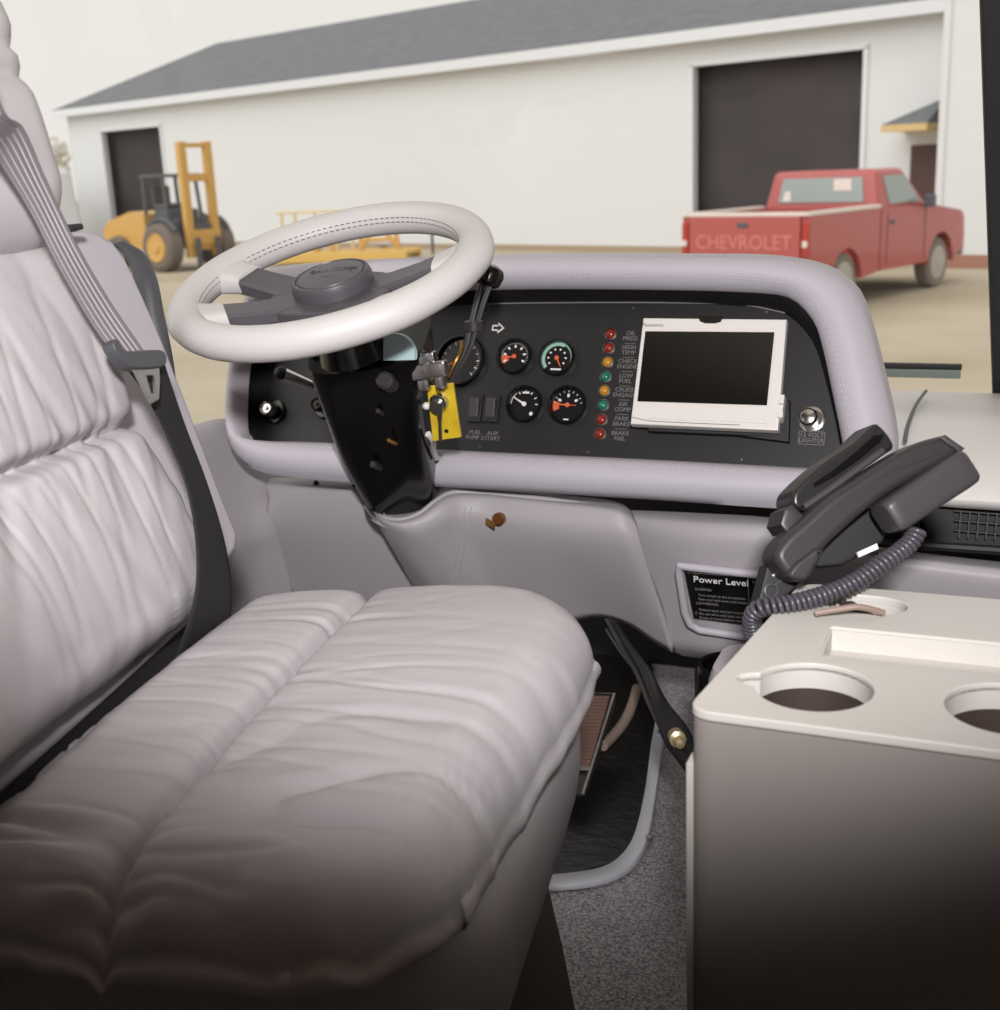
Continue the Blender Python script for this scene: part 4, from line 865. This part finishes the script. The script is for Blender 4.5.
# ------------------------------------------------------------------ pickup truck
th = R(20); hd = V((math.sin(th), math.cos(th), 0)); rg = V((math.cos(th), -math.sin(th), 0))
fwp = onz(932, 287, GZ); org = fwp - hd*4.03 - rg*.84; org.z = GZ
tk = thing('pickup_truck', 'faded red pickup truck parked outside, seen from its tailgate', 'truck', org, rz=math.pi/2-th)
def arch(cx, r, n=12): return [(cx + r*math.cos(R(180-180*i/n)), .37 + r*math.sin(R(180-180*i/n))) for i in range(n+1)]
def side(y0, y1, name, prof, bev=.03, m='truck', par=tk):
    mb = MB(); mb.prism([V((x, y0, z)) for x, z in prof], V((0, 1, 0)), 0, y1-y0, 0); return mb.build(name, m, par, local=True)
def lowb(x0, x1, zt, cx):
    return [(x0, .5)] + arch(cx, .43) + [(x1, .45)] + zt
bedprof = [(.04, .5), (.72, .42)] + arch(1.05, .43)[0:] + [(1.5, .42), (1.98, .42), (1.98, 1.27), (.04, 1.27)]
bedprof = [(.04, .5), (.6, .42)] + arch(1.05, .43) + [(1.98, .42), (1.98, 1.27), (.04, 1.27)]
side(-.95, -.85, 'bed_side', bedprof); side(.85, .95, 'bed_side', bedprof)
mb = MB(); mb.box((1.0, 0, .6), (1.95, 1.72, .08)); mb.box((1.95, 0, .9), (.06, 1.8, .7)); mb.build('bed_floor', 'truck', tk, local=True)
mb = MB(); mb.box((.03, 0, .9), (.07, 1.66, .74), None, .02); tg_ = mb.build('tailgate', 'truck', tk, local=True)
mb = MB(); mb.box((-.012, 0, 1.16), (.02, .16, .06), None, .01); mb.build('tailgate_handle', 'forkdk', tg_, local=True)
text('tailgate_lettering', 'CHEVROLET', (-.009, 0, .93), (0, -1, 0), (0, 0, 1), .26, mat('faded_lettering', (214, 132, 122), .5), tg_, ext=.002, local=True)
mb = MB(); mb.box((.06, 0, 1.29), (.12, 1.9, .05), None, .012); mb.box((1.0, -.9, 1.29), (1.95, .13, .05), None, .012); mb.box((1.0, .9, 1.29), (1.95, .13, .05), None, .012); mb.build('bed_rail', 'railw', tk, local=True)
for y in (-.9, .9):
    mb = MB(); mb.box((.03, y, .98), (.05, .1, .42), None, .012); lo = mb.build('tail_light', mat('tail_lens', (176, 60, 52), .3), tk, local=True)
    mb = MB(); mb.box((.0, y, .92), (.03, .07, .08), None, .008); mb.build('reverse_lens', 'railw', lo, local=True)
mb = MB(); mb.box((-.06, 0, .52), (.16, 1.8, .2), None, .03); mb.build('rear_bumper', 'steel', tk, local=True)
cabp = [(2.02, .42), (3.5, .42), (3.58, .45)] + arch(4.03, .45) + [(4.52, .45), (4.82, .5), (4.86, .7), (4.82, 1.0), (4.7, 1.1), (3.62, 1.24), (2.02, 1.27)]
mb = MB(); mb.prism([V((x, -.95, z)) for x, z in cabp], V((0, 1, 0)), 0, 1.9, .0); mb.build('cab_body', 'truck', tk, local=True)
lo_ = [(2.03, .9), (3.62, .9), (3.62, -.9), (2.03, -.9)]; hi_ = [(2.12, .78), (2.95, .78), (2.95, -.78), (2.12, -.78)]
mb = MB(); mb.hexa([V((x, y, 1.22)) for x, y in lo_] + [V((x, y, 1.78)) for x, y in hi_], .07, 4); mb.build('cab_roof', 'truck', tk, local=True)
def onface(pts3, n, m, name, par=tk):
    mb = MB(); mb.prism(pts3, n, 0, .02, .005); return mb.build(name, m, par, local=True)
def lerp3(a, b, t): return V(a).lerp(V(b), t)
bl, br, tl_, tr = V((2.03, .9, 1.22)), V((2.03, -.9, 1.22)), V((2.12, .78, 1.78)), V((2.12, -.78, 1.78))
def quad(u, v): return bl.lerp(br, u).lerp(tl_.lerp(tr, u), v)
rw = onface([quad(.12, .22), quad(.88, .22), quad(.88, .82), quad(.12, .82)], V((-1, 0, .2)).normalized(), 'truckglass', 'rear_window')
mb = MB(); mb.prism([quad(.62, .5), quad(.78, .5), quad(.78, .78), quad(.62, .78)], V((-1, 0, .2)).normalized(), .021, .026); mb.prism([quad(.16, .26), quad(.24, .26), quad(.22, .5), quad(.17, .5)], V((-1, 0, .2)).normalized(), .021, .026); mb.build('sticker', 'railw', rw, local=True)
for sgn in (-1, 1):
    b0, b1, t0, t1 = V((2.03, .9*sgn, 1.22)), V((3.62, .9*sgn, 1.22)), V((2.12, .78*sgn, 1.78)), V((2.95, .78*sgn, 1.78))
    qd = lambda u, v: b0.lerp(b1, u).lerp(t0.lerp(t1, u), v)
    onface([qd(.22, .14), qd(.86, .14), qd(.86, .82), qd(.2, .82)], V((0, sgn, .33)).normalized(), 'truckglass', 'side_window')
    mb = MB(); mb.box((2.35, .955*sgn, 1.06), (.14, .02, .05), None, .008); mb.build('door_handle', 'forkdk', tk, local=True)
    mb = MB(); mb.box((3.35, 1.04*sgn, 1.3), (.08, .16, .18), None, .02); mb.build('door_mirror', 'forkdk', tk, local=True)
    mb = MB(); mb.tube([(2.2, .953*sgn, .5), (2.2, .953*sgn, 1.2)], .006, 4); mb.tube([(3.42, .953*sgn, .5), (3.42, .953*sgn, 1.2)], .006, 4); mb.build('door_seam', 'forkdk', tk, local=True)
    for cx_ in (1.05, 4.03):
        mb = MB(); mb.lathe([(.2, -.11), (.34, -.11), (.37, -.08), (.37, .08), (.34, .11), (.22, .11)], (cx_, .80*sgn, .37), (0, sgn, 0), 32); wh = mb.build('wheel', 'tyre', tk, local=True)
        mb = MB(); mb.lathe([(.25, .112), (.22, .125), (.1, .118), (.06, .14), (0, .14)], (cx_, .80*sgn, .37), (0, sgn, 0), 24); mb.build('hubcap', 'hubc', wh, local=True)
w0_, w1_, u0_, u1_ = V((3.62, .9, 1.22)), V((3.62, -.9, 1.22)), V((2.95, .78, 1.78)), V((2.95, -.78, 1.78))
qd = lambda u, v: w0_.lerp(w1_, u).lerp(u0_.lerp(u1_, u), v)
onface([qd(.08, .1), qd(.92, .1), qd(.9, .88), qd(.1, .88)], V((.67, 0, .74)).normalized(), 'truckglass', 'windscreen')
mb = MB(); mb.box((4.88, 0, .52), (.12, 1.86, .2), None, .03); mb.build('front_bumper', 'steel', tk, local=True)
mb = MB(); mb.box((2.5, 0, .45), (4.4, 1.4, .16)); mb.build('chassis', 'forkdk', tk, local=True)

# ------------------------------------------------------------------ forklift
fo = onz(166, 272, GZ); fa = R(-14); fh = V((math.cos(fa), math.sin(fa), 0)); fl = V((-math.sin(fa), math.cos(fa), 0)); fo = fo + fl*.78
fk = thing('forklift', 'yellow rough terrain forklift with tall mast beside the left doorway', 'forklift', (fo.x, fo.y, GZ), rz=fa)
for y in (-.78, .78):
    mb = MB(); mb.lathe([(.28, -.2), (.45, -.22), (.54, -.16), (.56, 0), (.54, .16), (.45, .22), (.3, .2)], (0, y, .56), (0, 1 if y > 0 else -1, 0), 32); wh = mb.build('front_wheel', 'forkty', fk, local=True)
    mb = MB(); mb.lathe([(.33, .20), (.31, .235), (.29, .215), (.13, .205), (.1, .25), (0, .25)], (0, y, .56), (0, 1 if y > 0 else -1, 0), 24); mb.build('wheel_hub', 'fork', wh, local=True)
    mb = MB(); mb.lathe([(.2, -.14), (.36, -.15), (.42, 0), (.36, .15), (.2, .14)], (-1.75, y*.9, .42), (0, 1 if y > 0 else -1, 0), 28); mb.build('rear_wheel', 'forkty', fk, local=True)
mb = MB(); mb.prism([V((x, -.62, z)) for x, z in ((-2.35, .55), (-.95, .5), (-.75, .75), (-.8, 1.3), (-1.3, 1.38), (-2.2, 1.15), (-2.4, .95))], V((0, 1, 0)), 0, 1.24, .06, 3); mb.build('counterweight', 'fork', fk, local=True)
mb = MB(); mb.box((-.35, 0, .85), (1.1, .9, .7), None, .06); mb.box((-.35, 0, 1.25), (.7, .8, .3), None, .06)
for y in (-.78, .78): mb.tube([(.62*math.cos(R(a)), y, .56+.64*math.sin(R(a))) for a in range(35, 160, 10)], .06, 6)
mb.build('chassis', 'forkdk', fk, local=True)
mb = MB()
for x, y in ((-.05, -.5), (-.05, .5), (-.85, -.5), (-.85, .5)): mb.tube([(x, y, 1.1), (x-(.0 if x < -.5 else .08), y*.95, 2.15)], .045, 8)
mb.box((-.48, 0, 2.17), (.95, 1.05, .07), None, .02); mb.tube([(-.1, 0, 2.15), (.5, 0, 2.1)], .04, 6); mb.build('cab_frame', 'forkdk', fk, local=True)
mb = MB(); mb.box((-.6, 0, 1.45), (.5, .55, .18), None, .05); mb.box((-.85, 0, 1.7), (.12, .5, .5), None, .05); mb.build('operator_seat', 'forkdk', fk, local=True)
mb = MB()
for y in (-.38, .38): mb.box((.5, y, 1.6), (.16, .2, 2.6), None, .02)
for z in (.55, 2.1, 2.82): mb.box((.5, 0, z), (.12, .8, .18 if z < 2.5 else .1), None, .02)
mb.box((.56, 0, .75), (.1, .95, .35), None, .02); ms = mb.build('mast', 'fork', fk, local=True)
mb = MB(); mb.tube([(.5, .1, .4), (.5, .1, 1.3)], .05, 8); mb.tube([(.5, -.1, .4), (.5, -.1, 1.25)], .05, 8); mb.box((.5, 0, .98), (.1, .5, .16), None, .02); mb.build('lift_cylinder', 'forkdk', ms, local=True)
for y in (-.3, .3):
    mb = MB(); mb.box((.68, y, .4), (.06, .12, .7), None, .01); mb.box((1.15, y, .08), (.95, .12, .06), None, .01); mb.build('fork_tine', 'forkdk', fk, local=True)

# ------------------------------------------------------------------ yellow trailer frame
ta, tb = onz(268, 268, GZ), onz(408, 264, GZ); td = (tb-ta).normalized(); tl2 = (tb-ta).length; tn = V((-td.y, td.x, 0))
tr_ = thing('flat_trailer', 'yellow flat trailer with pale railing standing behind the steering wheel', 'trailer', (ta+tb)/2)
def tp(s, o, z): return ta + td*s + tn*o + UZ*z
mb = MB(); mb.box(tp(tl2/2, 0, .19), (tl2, .14, .22), (td, tn, UZ), .03); mb.box(tp(tl2/2, 1.2, .19), (tl2, .14, .22), (td, tn, UZ), .03); mb.box(tp(tl2/2, .6, .24), (tl2, 1.2, .08), (td, tn, UZ)); mb.build('deck', 'trail', tr_)
mb = MB()
for s in (.02, .35, .85, 1.35, 1.75):
    mb.tube([tp(s, 1.1, .3), tp(s, 1.1, 1.2)], .035, 6)
mb.tube([tp(-.1, 1.1, 1.2), tp(1.8, 1.1, 1.2)], .03, 6); mb.tube([tp(-.1, 1.1, .75), tp(tl2, 1.1, .75)], .025, 6); mb.build('railing', 'traill', tr_)
mb = MB()
for a, b in (((2.2, .3), (2.2, .95)), ((3.1, .3), (3.0, 1.0)), ((2.2, .95), (3.0, 1.0)), ((2.2, .35), (2.6, .95)), ((2.6, .95), (3.05, .4)), ((2.25, .55), (3.05, .55)), ((1.1, .3), (1.1, .85)), ((.6, .3), (.9, .8)), ((.9, .8), (1.5, .8)), ((1.5, .8), (1.5, .3))): mb.tube([tp(a[0], .3, a[1]), tp(b[0], .3, b[1])], .055, 6)
mb.build('boom_frame', 'fork', tr_)
for s in (.7, 2.4):
    mb = MB(); mb.lathe([(.1, -.08), (.17, -.08), (.18, 0), (.17, .08), (.1, .08)], tp(s, 1.45, .18), tn, 20); mb.build('wheel', 'forkty', tr_)
pp = onz(433, 254, GZ); mb = MB(); mb.tube([pp, pp+UZ*.55], .04, 8); mb.sphere(pp+UZ*.57, .05, 1); tag(mb.build('marker_post', 'forkdk'), 'thin dark post standing right of the yellow trailer', 'post')

# ------------------------------------------------------------------ far left: van and trees
vo = onz(26, 250, GZ); 
vn = thing('van', 'white van parked beyond the left end of the building', 'van', vo, rz=R(-20))
mb = MB(); mb.hexa([V(p) for p in ((-2.4, -.95, .35), (2.4, -.95, .35), (2.4, .95, .35), (-2.4, .95, .35), (-2.3, -.88, 2.55), (2.1, -.88, 2.55), (2.1, .88, 2.55), (-2.3, .88, 2.55))], .12, 3); mb.build('body', 'trimw', vn, local=True)
mb = MB()
for x in (-1.5, -.2, 1.2): mb.box((x, -.925, 1.85), (1.05, .03, .8), None, .02)
mb.build('side_glass', mat('van_glass', (128, 138, 138), .2), vn, local=True)
for x in (-1.5, 1.5):
    for y in (-.85, .85):
        mb = MB(); mb.lathe([(.15, -.1), (.33, -.1), (.35, 0), (.33, .1), (.15, .1)], (x, y, .35), (0, 1, 0), 24); mb.build('wheel', 'tyre', vn, local=True)
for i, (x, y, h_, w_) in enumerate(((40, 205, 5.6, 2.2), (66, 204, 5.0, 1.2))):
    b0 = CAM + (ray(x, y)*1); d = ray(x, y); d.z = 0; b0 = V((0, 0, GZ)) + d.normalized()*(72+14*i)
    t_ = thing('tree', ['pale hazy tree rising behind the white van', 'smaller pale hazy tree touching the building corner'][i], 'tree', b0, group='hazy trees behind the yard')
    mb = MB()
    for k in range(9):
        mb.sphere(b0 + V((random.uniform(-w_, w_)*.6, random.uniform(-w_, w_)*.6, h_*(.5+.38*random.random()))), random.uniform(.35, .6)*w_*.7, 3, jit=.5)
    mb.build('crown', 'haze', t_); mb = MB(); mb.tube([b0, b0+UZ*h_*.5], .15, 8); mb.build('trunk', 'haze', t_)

# ------------------------------------------------------------------ light
w = bpy.data.worlds.new('overcast'); S.world = w; w.use_nodes = True; nt = w.node_tree; bg = nt.nodes['Background']
bg.inputs[0].default_value = (.85, .825, .785, 1); bg.inputs[1].default_value = 1.0
sun = bpy.data.lights.new('hazy_sun', 'SUN'); sun.energy = 1.7; sun.angle = R(70); sun.color = (1, .98, .95); so_ = bpy.data.objects.new('hazy_sun', sun); COL.objects.link(so_)
so_.rotation_euler = V((.35, .75, -.75)).to_track_quat('-Z', 'Y').to_euler()
fl_ = bpy.data.lights.new('flash', 'SPOT'); fl_.energy = 150; fl_.spot_size = R(86); fl_.spot_blend = .42; fl_.shadow_soft_size = .05; fl_.color = (1, .985, .985)
fo_ = bpy.data.objects.new('flash', fl_); COL.objects.link(fo_); fo_.location = (.12, -.2, 1.32)
fo_.rotation_euler = V((-.36, 1, .038)).to_track_quat('-Z', 'Y').to_euler()
S.view_settings.view_transform = 'Standard'; S.view_settings.look = 'None'; S.view_settings.exposure = 0; S.view_settings.gamma = 1; S.view_settings.use_curve_mapping = False
